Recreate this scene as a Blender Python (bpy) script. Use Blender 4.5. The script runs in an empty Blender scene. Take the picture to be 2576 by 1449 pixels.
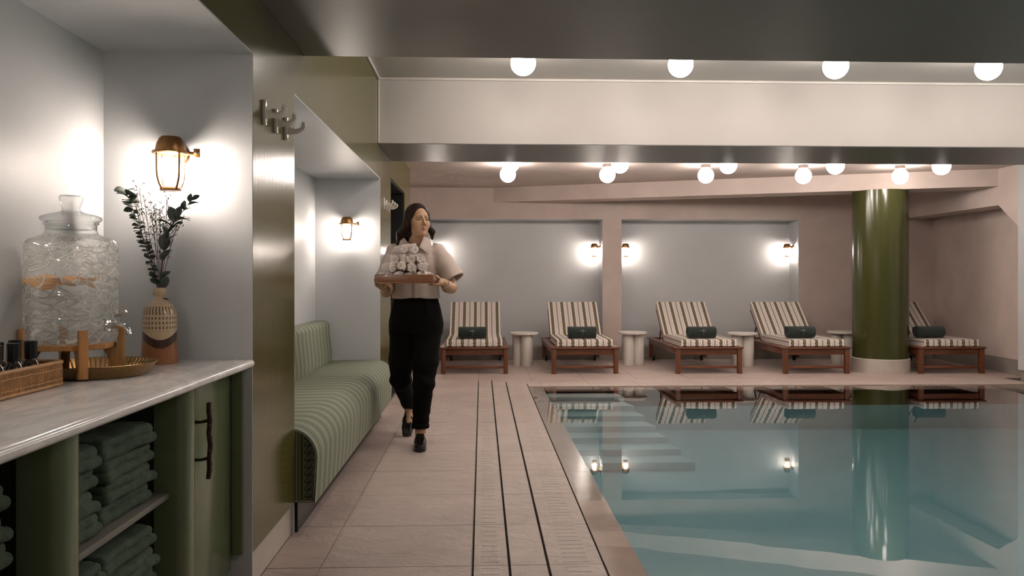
import bpy, bmesh, math, random
import numpy as np
from mathutils import Matrix, Vector

random.seed(7)
PI = math.pi
SC = bpy.context.scene
COL = SC.collection

# ------------------------------------------------------------------ camera
FPX = 2000.0
YAW = math.atan(76 / FPX)
cam_data = bpy.data.cameras.new('camera')
cam = bpy.data.objects.new('camera', cam_data)
COL.objects.link(cam)
cam.location = (0, 0, 1.19)
cam.rotation_euler = (PI / 2, 0, -YAW)
cam_data.sensor_fit = 'HORIZONTAL'
cam_data.sensor_width = 36.0
cam_data.lens = FPX / 2576 * 36.0
cam_data.shift_y = -24.5 / 2576
cam_data.clip_start = 0.05
SC.camera = cam

# ------------------------------------------------------------------ world, exposure, light levels
world = bpy.data.worlds.new('world')
SC.world = world
world.use_nodes = True
world.node_tree.nodes['Background'].inputs[0].default_value = (0.02, 0.02, 0.022, 1)
world.node_tree.nodes['Background'].inputs[1].default_value = 0.0
SC.view_settings.view_transform = 'Standard'
SC.view_settings.look = 'None'
SC.view_settings.gamma = 1.0
SC.view_settings.use_curve_mapping = False
SC.view_settings.exposure = 1.95
GLOBE_POWER = 13.0       # emission strength of the opal globes
BULB_POWER = 54.0        # emission strength of the sconce bulbs
SC.cycles.use_denoising = True
SC.cycles.use_light_tree = False
SC.cycles.max_bounces = 10
SC.cycles.diffuse_bounces = 5
SC.cycles.glossy_bounces = 5
SC.cycles.transparent_max_bounces = 24
SC.cycles.sample_clamp_indirect = 6.0
SC.cycles.blur_glossy = 0.5
SC.cycles.caustics_reflective = False
SC.cycles.caustics_refractive = False

# ------------------------------------------------------------------ node helpers
class E:
    """a socket or number with arithmetic"""
    def __init__(s, nt, v): s.nt, s.v = nt, v
    def op(s, o, *a):
        n = s.nt.nodes.new('ShaderNodeMath'); n.operation = o
        for i, q in enumerate((s,) + a):
            q = q.v if isinstance(q, E) else q
            if isinstance(q, (int, float)): n.inputs[i].default_value = q
            else: s.nt.links.new(q, n.inputs[i])
        return E(s.nt, n.outputs[0])
    def __add__(s, o): return s.op('ADD', o)
    def __radd__(s, o): return s.op('ADD', o)
    def __sub__(s, o): return s.op('SUBTRACT', o)
    def __mul__(s, o): return s.op('MULTIPLY', o)
    def __rmul__(s, o): return s.op('MULTIPLY', o)
    def __truediv__(s, o): return s.op('DIVIDE', o)
    def lt(s, o): return s.op('LESS_THAN', o)
    def gt(s, o): return s.op('GREATER_THAN', o)
    def abs(s): return s.op('ABSOLUTE')
    def sin(s): return s.op('SINE')
    def frac(s): return s.op('FRACT')
    def mx(s, o): return s.op('MAXIMUM', o)
    def mn(s, o): return s.op('MINIMUM', o)

class Mat:
    def __init__(s, name):
        s.m = bpy.data.materials.new(name); s.m.use_nodes = True
        s.nt = s.m.node_tree
        s.bsdf = s.nt.nodes['Principled BSDF']
        s.out = s.nt.nodes['Material Output']
    def new(s, t): return s.nt.nodes.new(t)
    def link(s, a, b): s.nt.links.new(a.v if isinstance(a, E) else a, b)
    def coord(s, kind='Object', scale=(1, 1, 1)):
        t = s.new('ShaderNodeTexCoord'); mp = s.new('ShaderNodeMapping')
        mp.inputs['Scale'].default_value = scale
        if kind == 'World':
            g = s.new('ShaderNodeNewGeometry'); s.link(g.outputs['Position'], mp.inputs['Vector'])
        else: s.link(t.outputs[kind], mp.inputs['Vector'])
        return mp.outputs['Vector']
    def xyz(s, kind='Object'):
        t = s.new('ShaderNodeTexCoord'); sp = s.new('ShaderNodeSeparateXYZ')
        s.link(t.outputs[kind], sp.inputs[0])
        return [E(s.nt, sp.outputs[i]) for i in range(3)]
    def noise(s, scale=5, detail=4, rough=.55, stretch=(1, 1, 1), kind='Object', dist=0):
        n = s.new('ShaderNodeTexNoise')
        n.inputs['Scale'].default_value = scale; n.inputs['Detail'].default_value = detail
        n.inputs['Roughness'].default_value = rough; n.inputs['Distortion'].default_value = dist
        s.link(s.coord(kind, stretch), n.inputs['Vector'])
        return E(s.nt, n.outputs['Fac'])
    def mix(s, fac, a, b):
        n = s.new('ShaderNodeMix'); n.data_type = 'RGBA'
        for k, q in ((0, fac), (6, a), (7, b)):
            q = q.v if isinstance(q, E) else q
            if isinstance(q, tuple): n.inputs[k].default_value = q + (1,) if len(q) == 3 else q
            elif isinstance(q, (int, float)): n.inputs[k].default_value = q
            else: s.nt.links.new(q, n.inputs[k])
        return n.outputs[2]
    def ramp(s, fac, lo, hi):
        n = s.new('ShaderNodeMapRange'); n.inputs[1].default_value = lo; n.inputs[2].default_value = hi
        s.link(fac, n.inputs[0]); return E(s.nt, n.outputs[0])
    def bump(s, height, strength=.2, dist=.01):
        n = s.new('ShaderNodeBump'); n.inputs['Strength'].default_value = strength
        n.inputs['Distance'].default_value = dist
        s.link(height, n.inputs['Height'])
        s.link(n.outputs[0], s.bsdf.inputs['Normal']); return n.outputs[0]
    def set(s, **k):
        names = dict(col='Base Color', rough='Roughness', metal='Metallic', spec='Specular IOR Level', coat='Coat Weight',
                     coatr='Coat Roughness', sheen='Sheen Weight', sss='Subsurface Weight', trans='Transmission Weight', ior='IOR')
        for a, v in k.items():
            i = s.bsdf.inputs[names[a]]
            if isinstance(v, tuple): i.default_value = v + (1,)
            elif isinstance(v, (int, float)): i.default_value = v
            else: s.link(v, i)
        return s

def plain(name, col, rough=.5, metal=0, var=.12, scale=8, stretch=(1, 1, 1), bump=0, bscale=60, bstretch=None, **k):
    m = Mat(name)
    n = m.noise(scale, 4, .6, stretch)
    a = tuple(c * (1 - var) for c in col); b = tuple(min(1, c * (1 + var)) for c in col)
    m.set(col=m.mix(m.ramp(n, .3, .7), a, b), rough=rough, metal=metal, **k)
    if bump:
        m.bump(m.noise(bscale, 3, .6, bstretch or stretch), bump, .01)
    return m.m

M = {}
M['ceil'] = plain('warm_grey_ceiling_paint', (.50, .468, .44), .45, var=.03, scale=2, bump=.04, bscale=6, bstretch=(1, 3, 3), spec=.35)
M['soffit_shade'] = plain('shaded_underside_paint', (.145, .135, .125), .38, var=.05, scale=2, bump=.05, bscale=5, bstretch=(2, .4, 1), spec=.4)  # shade under the beams put into the colour; the paint itself is unchanged
M['blue'] = plain('grey_blue_lacquer', (.503, .512, .520), .48, var=.03, scale=2, bump=.06, bscale=9, bstretch=(3, 3, .35), spec=.35)
M['green'] = plain('olive_lacquer', (.095, .088, .021), .18, var=.10, scale=4, stretch=(3, 3, .3), bump=.05, bscale=14, bstretch=(4, 4, .25), spec=.55)
M['column'] = plain('column_lacquer', (.050, .053, .014), .18, var=.10, scale=5, stretch=(2, 2, .2), bump=.08, bscale=8, bstretch=(3, 3, .15), spec=.5)
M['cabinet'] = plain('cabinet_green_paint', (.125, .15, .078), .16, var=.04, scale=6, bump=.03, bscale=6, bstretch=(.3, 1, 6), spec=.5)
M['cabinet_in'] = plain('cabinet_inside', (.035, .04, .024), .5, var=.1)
M['shelfp'] = plain('shelf_paint', (.16, .155, .13), .4, var=.05)
M['greypost'] = plain('grey_post_paint', (.30, .315, .31), .35, var=.04)
M['pink'] = plain('pink_plaster', (.56, .465, .42), .85, var=.07, scale=3, bump=.12, bscale=30)
M['skirt'] = plain('concrete_skirting', (.27, .24, .21), .6, var=.12, scale=6)
M['skirtl'] = plain('stone_skirting', (.47, .42, .37), .55, var=.08, scale=8)
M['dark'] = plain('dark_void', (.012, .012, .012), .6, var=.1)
M['grout'] = plain('grout', (.22, .18, .155), .9, var=.1)
M['channel'] = plain('drain_channel', (.03, .026, .022), .8, var=.1)
M['trim'] = plain('trim_white', (.70, .66, .62), .4, var=.02)
M['white'] = plain('white_lacquer', (.66, .62, .57), .45, var=.03, scale=5)
M['cream'] = plain('cream_glazed_ceramic', (.70, .65, .58), .16, var=.04, coat=.6)
M['bronze'] = plain('aged_bronze', (.36, .19, .075), .38, 1, var=.25, scale=30)
M['brass'] = plain('hammered_brass', (.33, .20, .085), .36, 1, var=.2, scale=20, bump=.25, bscale=70)
M['lampcap'] = plain('brown_lamp_cap', (.13, .10, .085), .5, .3, var=.1)
M['iron'] = plain('dark_bronze', (.035, .018, .012), .35, .4, var=.3, scale=60, bump=.4, bscale=90)
M['chrome'] = plain('chrome', (.72, .70, .68), .08, 1, var=.02)
M['black'] = plain('black_plastic', (.006, .006, .006), .22, var=.1)
M['shoe'] = plain('black_leather', (.010, .008, .007), .18, var=.2, scale=20)
M['pants'] = plain('black_trouser_cloth', (.0035, .0027, .0024), .9, var=.2, scale=20, spec=.12)
M['shirt'] = plain('pale_pink_cotton', (.55, .455, .40), .85, var=.05, scale=10, bump=.15, bscale=16)
def skin():
    m = Mat('skin')
    n = m.noise(10, 3)
    at = m.new('ShaderNodeAttribute'); at.attribute_name = 'tint'
    sp = m.new('ShaderNodeSeparateColor'); m.link(at.outputs['Color'], sp.inputs[0])
    c = m.mix(n, (.43, .25, .145), (.50, .30, .18))
    c = m.mix(E(m.nt, sp.outputs[0]), c, (.34, .135, .095))
    c = m.mix(E(m.nt, sp.outputs[1]), c, (.035, .018, .011))
    c = m.mix(E(m.nt, sp.outputs[2]), c, (.16, .085, .05))
    m.set(col=c, rough=.48, spec=.35); return m.m
M['skin'] = skin()
M['hair'] = plain('dark_brown_hair', (.022, .010, .006), .45, var=.5, scale=20, stretch=(6, 6, .5), bump=.35, bscale=50, bstretch=(4, 4, .12), spec=.16)
M['eye'] = plain('eye_dark', (.03, .02, .015), .25, var=.1)
M['wtowel'] = plain('white_terry', (.72, .63, .57), .95, var=.05, scale=20, bump=.5, bscale=160, sheen=.2)
M['gtowel'] = plain('dark_green_terry', (.075, .105, .072), .95, var=.22, scale=25, bump=.45, bscale=260, sheen=.06, spec=.1)
M['rtowel'] = plain('dark_bottle_green_terry', (.016, .027, .022), .95, var=.25, scale=25, bump=.8, bscale=160, sheen=.15)
M['emblem'] = plain('grey_embroidery', (.10, .105, .10), .8, var=.1)
M['bamboo'] = plain('bamboo', (.43, .20, .062), .4, var=.2, scale=12, stretch=(8, 8, .6))
M['rattan'] = plain('rattan', (.36, .18, .065), .5, var=.35, scale=30)
M['thread'] = plain('pale_rattan_binding', (.55, .38, .21), .6, var=.15, scale=60)
M['orange'] = plain('orange_slice', (.85, .38, .02), .35, var=.1, scale=60)
M['leaf'] = plain('eucalyptus_leaf', (.058, .075, .058), .55, var=.35, scale=25)
M['stem'] = plain('dried_stem', (.10, .045, .028), .7, var=.2)
M['berry'] = plain('dried_berry', (.055, .018, .012), .6, var=.3)
M['tile_pool'] = plain('pool_plaster', (.36, .45, .46), .5, var=.05, scale=3)
M['coping'] = plain('wet_coping_stone', (.33, .235, .188), .16, var=.14, scale=6, bump=.1, bscale=20)

def stone(name, base, seedoff):
    m = Mat(name)
    n1 = m.noise(2.2, 5, .6, kind='World'); n2 = m.noise(14, 6, .7, (1, 1.6, 1), 'World', .6)
    c = m.mix(m.ramp(n1, .3, .7), tuple(x * .86 for x in base), tuple(x * 1.07 for x in base))
    c = m.mix(m.ramp(n2, .52, .75) * .50, c, tuple(x * .55 for x in base))
    m.set(col=c, rough=.46, spec=.4)
    m.bump(m.noise(7, 7, .65, (1, 1.4, 1), 'World', .8), .6, .025)
    return m.m
M['stone'] = stone('slate_tile', (.47, .378, .335), 0)
M['stone2'] = stone('pale_slate_strip', (.495, .41, .362), 1)

def wood(name, a, b, axis=1, rough=.38):
    m = Mat(name)
    st = [14, 14, 14]; st[axis] = 1.2
    n = m.noise(3, 5, .65, tuple(st), dist=.7)
    m.set(col=m.mix(m.ramp(n, .3, .72), a, b), rough=rough, coat=.15)
    m.bump(n, .06, .004)
    return m.m
M['teak'] = wood('reddish_teak', (.085, .026, .010), (.20, .068, .028), 0)
M['teakl'] = wood('reddish_teak_long', (.085, .026, .010), (.20, .068, .028), 1)
M['teakz'] = wood('reddish_teak_upright', (.085, .026, .010), (.20, .068, .028), 2)
M['traywood'] = wood('tray_wood', (.16, .06, .024), (.30, .12, .05), 0)

def marble():
    m = Mat('white_marble')
    n = m.noise(3.5, 8, .6, (2.2, .7, 1), dist=1.6)
    v = m.ramp((n - .5).abs(), 0, .10)
    c = m.mix(v, (.66, .64, .62), (.80, .775, .75))
    m.set(col=c, rough=.12, spec=.5)
    return m.m
M['marble'] = marble()

def emit(name, col, s):
    m = Mat(name); e = m.new('ShaderNodeEmission')
    e.inputs[0].default_value = col + (1,); e.inputs[1].default_value = s
    m.link(e.outputs[0], m.out.inputs[0]); return m.m
M['globe'] = emit('opal_globe_glow', (1.0, .895, .815), GLOBE_POWER)
M['bulb'] = emit('bulb_glow', (1.0, .875, .77), BULB_POWER)

def schlick(m, f0, power=5.0):
    lw = m.new('ShaderNodeLayerWeight'); lw.inputs[0].default_value = .5
    f = E(m.nt, lw.outputs['Facing']).op('POWER', power)
    return lw, f * (1 - f0) + f0
def clear(name, tint=(1, 1, 1), rough=.02, ior=1.45, ridges=None, power=5.0):
    """thin clear glass: fresnel gloss over a clear transparent body"""
    m = Mat(name)
    tr = m.new('ShaderNodeBsdfTransparent'); tr.inputs[0].default_value = tint + (1,)
    gl = m.new('ShaderNodeBsdfGlossy'); gl.inputs['Roughness'].default_value = rough
    fr, fac = schlick(m, ((ior - 1) / (ior + 1)) ** 2, power)
    mx = m.new('ShaderNodeMixShader')
    m.link(fac, mx.inputs[0]); m.link(tr.outputs[0], mx.inputs[1]); m.link(gl.outputs[0], mx.inputs[2])
    res = mx.outputs[0]
    if ridges:
        wn = m.new('ShaderNodeTexNoise'); wn.inputs['Scale'].default_value = 14; wn.inputs['Detail'].default_value = 2
        co = m.coord('Object', (1, 1, 1))
        m.link(co, wn.inputs['Vector'])
        ad = m.new('ShaderNodeVectorMath'); ad.operation = 'MULTIPLY_ADD'; ad.inputs[1].default_value = (.022, .022, .022)
        m.link(wn.outputs['Color'], ad.inputs[0]); m.link(co, ad.inputs[2])
        d = None
        for sc_, rot in (((10, 10, 36), .30), ((12, 12, 34), -.40)):
            mp = m.new('ShaderNodeMapping'); mp.inputs['Scale'].default_value = sc_; mp.inputs['Rotation'].default_value = (rot, rot * .8, 0); mp.vector_type = 'TEXTURE'
            mp.inputs['Scale'].default_value = tuple(1 / q for q in sc_)
            m.link(ad.outputs[0], mp.inputs['Vector'])
            vo = m.new('ShaderNodeTexVoronoi'); vo.feature = 'DISTANCE_TO_EDGE'; vo.inputs['Scale'].default_value = 1
            m.link(mp.outputs[0], vo.inputs['Vector'])
            q = E(m.nt, vo.outputs['Distance']); d = q if d is None else d.mn(q)
        h = m.ramp(d, .05, .0)
        bp = m.new('ShaderNodeBump'); bp.inputs['Strength'].default_value = .9; bp.inputs['Distance'].default_value = .006
        m.link(h, bp.inputs['Height'])
        m.link(bp.outputs[0], gl.inputs['Normal']); m.link(bp.outputs[0], fr.inputs['Normal'])
        df = m.new('ShaderNodeBsdfDiffuse'); df.inputs[0].default_value = (.95, .94, .91, 1); m.link(bp.outputs[0], df.inputs['Normal'])
        tl = m.new('ShaderNodeBsdfTranslucent'); tl.inputs[0].default_value = (.95, .94, .91, 1)
        m3 = m.new('ShaderNodeMixShader'); m3.inputs[0].default_value = .5
        m.link(df.outputs[0], m3.inputs[1]); m.link(tl.outputs[0], m3.inputs[2])
        m2 = m.new('ShaderNodeMixShader')
        m.link(h * .55 + .20, m2.inputs[0]); m.link(res, m2.inputs[1]); m.link(m3.outputs[0], m2.inputs[2])
        res = m2.outputs[0]
    m.link(res, m.out.inputs[0]); return m.m
M['glass'] = clear('clear_glass', (.95, .955, .95), .02, 1.55, power=3.0)
M['jarglass'] = clear('crackled_jar_glass', (.97, .975, .965), .05, 1.5, ridges=26)
M['jarwater'] = clear('drinking_water', (.95, .96, .955), .02, 1.15)
M['lampglass'] = clear('lamp_glass', (.99, .99, .99), .05, 1.25)
def amber():
    m = Mat('brown_bottle_glass')
    m.set(col=m.mix(m.noise(6, 2), (.012, .006, .003), (.045, .02, .008)), rough=.06, coat=.5); return m.m
M['amber'] = amber()

def water():
    m = Mat('pool_water')
    tr = m.new('ShaderNodeBsdfTransparent'); tr.inputs[0].default_value = (1, 1, 1, 1)
    gl = m.new('ShaderNodeBsdfGlossy'); gl.inputs['Roughness'].default_value = .012
    gl.inputs[0].default_value = (.93, .95, .95, 1)
    fr, fac = schlick(m, .045, 3.8)
    bp = m.new('ShaderNodeBump'); bp.inputs['Strength'].default_value = .045; bp.inputs['Distance'].default_value = .02
    m.link(m.noise(1.6, 2, .5, (.6, 1.4, 1)), bp.inputs['Height'])
    m.link(bp.outputs[0], gl.inputs['Normal']); m.link(bp.outputs[0], fr.inputs['Normal'])
    mx = m.new('ShaderNodeMixShader')
    m.link(fac, mx.inputs[0]); m.link(tr.outputs[0], mx.inputs[1]); m.link(gl.outputs[0], mx.inputs[2])
    m.link(mx.outputs[0], m.out.inputs[0])
    ab = m.new('ShaderNodeVolumeAbsorption'); ab.inputs[0].default_value = (.42, .72, .775, 1); ab.inputs[1].default_value = .9
    m.link(ab.outputs[0], m.out.inputs['Volume'])
    return m.m
M['water'] = water()

def lounger_cloth():
    m = Mat('striped_lounger_cloth')
    u, v, _ = m.xyz('UV')
    per = .152
    d = ((u / per + .5).frac() - .5) * per
    a = d.abs()
    wob = (v / .041 * PI + d * 70).sin().abs()
    scroll = a.lt(.013 + wob * .011)
    eye = ((v / .041 * PI * 2 + d * 170).sin()).gt(.55) * a.lt(.013)
    line = (a - .0445).abs().lt(.0020)
    band = (a - .076).abs().lt(.0105)
    c = m.mix(line, (.68, .61, .56), (.24, .19, .17))
    c = m.mix(band, c, (.30, .255, .23))
    c = m.mix(scroll, c, (.115, .095, .05))
    c = m.mix(eye, c, (.165, .14, .085))
    m.set(col=c, rough=.9)
    return m.m
M['lcloth'] = lounger_cloth()

def bench_cloth():
    m = Mat('sage_striped_bench_cloth')
    u, v, _ = m.xyz('UV')
    p = (u / .125).frac()
    n = m.noise(320, 2, .5, kind='UV')
    sc = ((v / .011 * PI * 2 + (p * 40).sin() * 2.0).sin() * .5 + .5)
    base = m.mix(n, (.165, .19, .125), (.215, .24, .165))
    pale = m.mix(n, (.36, .37, .28), (.46, .465, .37))
    dark = m.mix(m.ramp(n * .5 + sc * .5, .35, .70), (.085, .09, .07), (.24, .255, .19))
    c = m.mix((p - .5).abs().lt(.13), base, dark)
    for q, w in ((.06, .040), (.94, .020), (.31, .014), (.69, .014)):
        c = m.mix((p - q).abs().lt(w), c, pale)
    for q, w in ((.115, .008), (.90, .008), (.345, .008), (.655, .008)):
        c = m.mix((p - q).abs().lt(w), c, (.09, .10, .065))
    m.set(col=c, rough=.85)
    m.bump(n, .1, .002)
    return m.m
M['bcloth'] = bench_cloth()

def bench_end():
    m = Mat('bench_end_scroll_cloth')
    u, v, _ = m.xyz('UV')        # u: metres from the front edge, v: height
    n = m.noise(300, 2, .5, kind='UV')
    c = m.mix(n, (.095, .108, .040), (.125, .14, .055))
    s = (u - .040)
    q = (v / .034 + s / .05)
    ring = (q * PI).sin().abs()
    half = ring * .018 + .007
    body = s.abs().lt(half)
    inner = m.mix(m.ramp(n + ring * .4, .55, 1.0), (.012, .012, .012), (.10, .105, .085))
    inner = m.mix((s.abs() - (half - .0035)).gt(0), inner, (.008, .008, .007))
    c = m.mix(body, c, inner)
    c = m.mix((u - .075).abs().lt(.0028), c, (.006, .006, .005))
    c = m.mix((u - .094).abs().lt(.0012), c, (.006, .006, .005))
    c = m.mix((u - .099).abs().lt(.0028), c, (.26, .22, .11))
    c = m.mix((u - .106).abs().lt(.0016), c, (.02, .02, .012))
    m.set(col=c, rough=.8); return m.m
M['bend'] = bench_end()

def vase_glaze():
    m = Mat('vase_glaze')
    x, y, z = m.xyz('Object')
    n = m.noise(60, 3)
    # the front faces the camera: band edge dips there
    arc = (x * 9.0 + y * 4).op('MULTIPLY', x * 9.0 + y * 4)
    zz = z - arc * .10
    cream = m.mix(n, (.58, .42, .26), (.66, .50, .33))
    ang = x.op('ARCTAN2', y)
    dash = ((ang * 30 + (z * 150).sin() * .35).sin()).gt(.30) * (((z / .017).frac()).gt(.45).mx(z.gt(.178))) * z.gt(.118) * z.lt(.207)
    cream = m.mix(dash, cream, (.16, .085, .04))
    c = m.mix(zz.lt(.088), cream, (.055, .020, .012))
    c = m.mix(zz.lt(.058), c, m.mix(n, (.29, .105, .035), (.36, .14, .05)))
    m.set(col=c, rough=.3, coat=.4); return m.m
M['vase'] = vase_glaze()

# ------------------------------------------------------------------ mesh helpers
class MB:
    def __init__(s): s.v, s.f, s.uv, s.mi = [], [], {}, []
    def add(s, vs, fs, uvs=None, mi=0):
        o = len(s.v); s.v += [tuple(p) for p in vs]
        for k, f in enumerate(fs):
            if uvs: s.uv[len(s.f)] = uvs[k]
            s.f.append(tuple(i + o for i in f)); s.mi.append(mi)
        return s
    def box(s, x0, y0, z0, x1, y1, z1, mi=0):
        vs = [(x, y, z) for z in (z0, z1) for y in (y0, y1) for x in (x0, x1)]
        return s.add(vs, [(0, 2, 3, 1), (4, 5, 7, 6), (0, 1, 5, 4), (2, 6, 7, 3), (0, 4, 6, 2), (1, 3, 7, 5)], mi=mi)
    def rbox(s, c, size, R):
        hx, hy, hz = [q / 2 for q in size]
        vs = [Vector(c) + R @ Vector((x, y, z)) for z in (-hz, hz) for y in (-hy, hy) for x in (-hx, hx)]
        return s.add(vs, [(0, 2, 3, 1), (4, 5, 7, 6), (0, 1, 5, 4), (2, 6, 7, 3), (0, 4, 6, 2), (1, 3, 7, 5)])
    def prism(s, pts, a, b, axis=2):
        """polygon pts (2D, counter-clockwise) extruded along axis from a to b"""
        def mk(p, t):
            return {2: (p[0], p[1], t), 1: (p[0], t, p[1]), 0: (t, p[0], p[1])}[axis]
        n = len(pts); vs = [mk(p, a) for p in pts] + [mk(p, b) for p in pts]
        fs = [tuple(range(n - 1, -1, -1)), tuple(range(n, 2 * n))] + [(i, (i + 1) % n, n + (i + 1) % n, n + i) for i in range(n)]
        return s.add(vs, fs)
    def lathe(s, prof, n=32, c=(0, 0, 0), a0=0, mi=0):
        vs, fs = [], []
        for r, z in prof:
            for k in range(n):
                t = a0 + 2 * PI * k / n
                vs.append((c[0] + r * math.cos(t), c[1] + r * math.sin(t), c[2] + z))
        for j in range(len(prof) - 1):
            for k in range(n):
                k2 = (k + 1) % n
                fs.append((j * n + k, j * n + k2, (j + 1) * n + k2, (j + 1) * n + k))
        if prof[0][0] > 1e-5: fs.append(tuple(range(n - 1, -1, -1)))
        if prof[-1][0] > 1e-5: fs.append(tuple((len(prof) - 1) * n + k for k in range(n)))
        return s.add(vs, fs, mi=mi)
    def tube(s, pts, r, n=8, cap=True):
        pts = [Vector(p) for p in pts]; m = len(pts)
        rs = r if isinstance(r, (list, tuple)) else [r] * m
        vs, fs, up = [], [], None
        for i, p in enumerate(pts):
            t = (pts[min(i + 1, m - 1)] - pts[max(i - 1, 0)]).normalized()
            if up is None: up = t.orthogonal().normalized()
            up = (up - t * up.dot(t)).normalized(); w = t.cross(up)
            for k in range(n):
                a = 2 * PI * k / n
                vs.append(p + (up * math.cos(a) + w * math.sin(a)) * rs[i])
        for i in range(m - 1):
            for k in range(n):
                k2 = (k + 1) % n
                fs.append((i * n + k, i * n + k2, (i + 1) * n + k2, (i + 1) * n + k))
        if cap: fs += [tuple(range(n - 1, -1, -1)), tuple((m - 1) * n + k for k in range(n))]
        return s.add(vs, fs)
    def sphere(s, c, r, n=16, m=8, sc=(1, 1, 1)):
        prof = [(max(0, r * math.sin(PI * i / m)), -r * math.cos(PI * i / m)) for i in range(m + 1)]
        o = len(s.v); s.lathe(prof, n)
        for i in range(o, len(s.v)):
            x, y, z = s.v[i]; s.v[i] = (c[0] + x * sc[0], c[1] + y * sc[1], c[2] + z * sc[2])
        return s
    def xform(s, Mx):
        s.v = [tuple(Mx @ Vector(p)) for p in s.v]; return s
    def mesh(s, name, mats, bevel=0, smooth=None, seg=2):
        me = bpy.data.meshes.new(name)
        me.from_pydata(s.v, [], s.f)
        for m in (mats if isinstance(mats, (list, tuple)) else [mats]): me.materials.append(m)
        if any(s.mi): me.polygons.foreach_set('material_index', s.mi)
        if s.uv:
            l = me.uv_layers.new(name='UVMap')
            for p in me.polygons:
                if p.index in s.uv:
                    for li, q in zip(p.loop_indices, s.uv[p.index]): l.data[li].uv = q
        bm = bmesh.new(); bm.from_mesh(me)
        bmesh.ops.remove_doubles(bm, verts=bm.verts, dist=1e-6)
        if not s.uv: bmesh.ops.recalc_face_normals(bm, faces=bm.faces)
        if bevel:
            es = [e for e in bm.edges if len(e.link_faces) == 2 and e.calc_face_angle(0) > .5]
            bmesh.ops.bevel(bm, geom=es, offset=bevel, segments=seg, profile=.5, affect='EDGES', clamp_overlap=True)
        bm.to_mesh(me); bm.free()
        if smooth is not None: shade(me, smooth)
        elif bevel: shade(me, .7)
        return me
    def build(s, name, mats, parent=None, bevel=0, smooth=None, loc=(0, 0, 0), seg=2):
        return link(name, s.mesh(name, mats, bevel, smooth, seg), parent, loc)

def shade(me, ang):
    me.polygons.foreach_set('use_smooth', [True] * len(me.polygons))
    if ang < 3: me.set_sharp_from_angle(angle=ang)

def link(name, me, parent=None, loc=(0, 0, 0)):
    o = bpy.data.objects.new(name, me); COL.objects.link(o)
    o.parent = parent; o.location = loc
    return o

def thing(name, label, cat, loc=(0, 0, 0), rz=0, group=None):
    o = bpy.data.objects.new(name, None); COL.objects.link(o)
    o.empty_display_size = .1
    o.location = loc; o.rotation_euler = (0, 0, rz)
    return tag(o, label, cat, group)

def tag(o, label=None, cat=None, group=None, kind=None):
    for k, v in (('label', label), ('category', cat), ('group', group), ('kind', kind)):
        if v: o[k] = v
    return o

def struct(o, label=None):
    o['kind'] = 'structure'
    if label: o['label'] = label
    return o

def copy_tree(o, parent=None):
    c = o.copy(); COL.objects.link(c)
    if parent: c.parent = parent
    for ch in list(o.children): copy_tree(ch, c)
    return c

# ------------------------------------------------------------------ distance-field meshing (soft shapes)
def surface_nets(f, lo, h):
    nx, ny, nz = f.shape
    ins = f < 0
    cs = (nx - 1, ny - 1, nz - 1)
    cnt = np.zeros(cs, np.int32); acc = np.zeros(cs + (3,))
    offs = [(0, 0, 0), (1, 0, 0), (0, 1, 0), (1, 1, 0), (0, 0, 1), (1, 0, 1), (0, 1, 1), (1, 1, 1)]
    sl = lambda o: f[o[0]:o[0] + cs[0], o[1]:o[1] + cs[1], o[2]:o[2] + cs[2]]
    for i in range(8):
        for ax in range(3):
            if offs[i][ax]: continue
            o2 = list(offs[i]); o2[ax] = 1
            a, b = sl(offs[i]), sl(o2)
            mask = (a < 0) != (b < 0)
            t = np.where(mask, a / np.where(mask, a - b, 1), 0)
            p = np.zeros(cs + (3,)); p[..., 0] = offs[i][0]; p[..., 1] = offs[i][1]; p[..., 2] = offs[i][2]
            p[..., ax] += t
            acc += p * mask[..., None]; cnt += mask
    act = cnt > 0
    idx = -np.ones(cs, np.int64); idx[act] = np.arange(act.sum())
    g = np.argwhere(act)
    V = (g + acc[act] / cnt[act][:, None]) * h + np.array(lo)
    F = []
    for ax in range(3):
        a1, a2 = (ax + 1) % 3, (ax + 2) % 3
        A = np.moveaxis(ins, (ax, a1, a2), (0, 1, 2)); I = np.moveaxis(idx, (ax, a1, a2), (0, 1, 2))
        s0 = A[:-1, 1:-1, 1:-1]; s1 = A[1:, 1:-1, 1:-1]
        for flip, mask in ((False, s0 & ~s1), (True, ~s0 & s1)):
            e = np.argwhere(mask)
            if not len(e): continue
            i, j, k = e[:, 0], e[:, 1] + 1, e[:, 2] + 1
            q = np.stack([I[i, j - 1, k - 1], I[i, j, k - 1], I[i, j, k], I[i, j - 1, k]], 1)
            F.append(q[:, ::-1] if flip else q)
    return V, np.concatenate(F)

def sdf_mesh(fn, lo, hi, h):
    ax = [np.arange(lo[i] - 2 * h, hi[i] + 2.5 * h, h) for i in range(3)]
    X, Y, Z = np.meshgrid(*ax, indexing='ij')
    f = fn(X, Y, Z)
    return surface_nets(f, [a[0] for a in ax], h)

def sdf_obj(name, fn, lo, hi, h, mats, parent=None, origin=(0, 0, 0), pick=None):
    V, F = sdf_mesh(fn, lo, hi, h)
    return nets_obj(name, [(V, F)], mats, parent, origin, pick)

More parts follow.
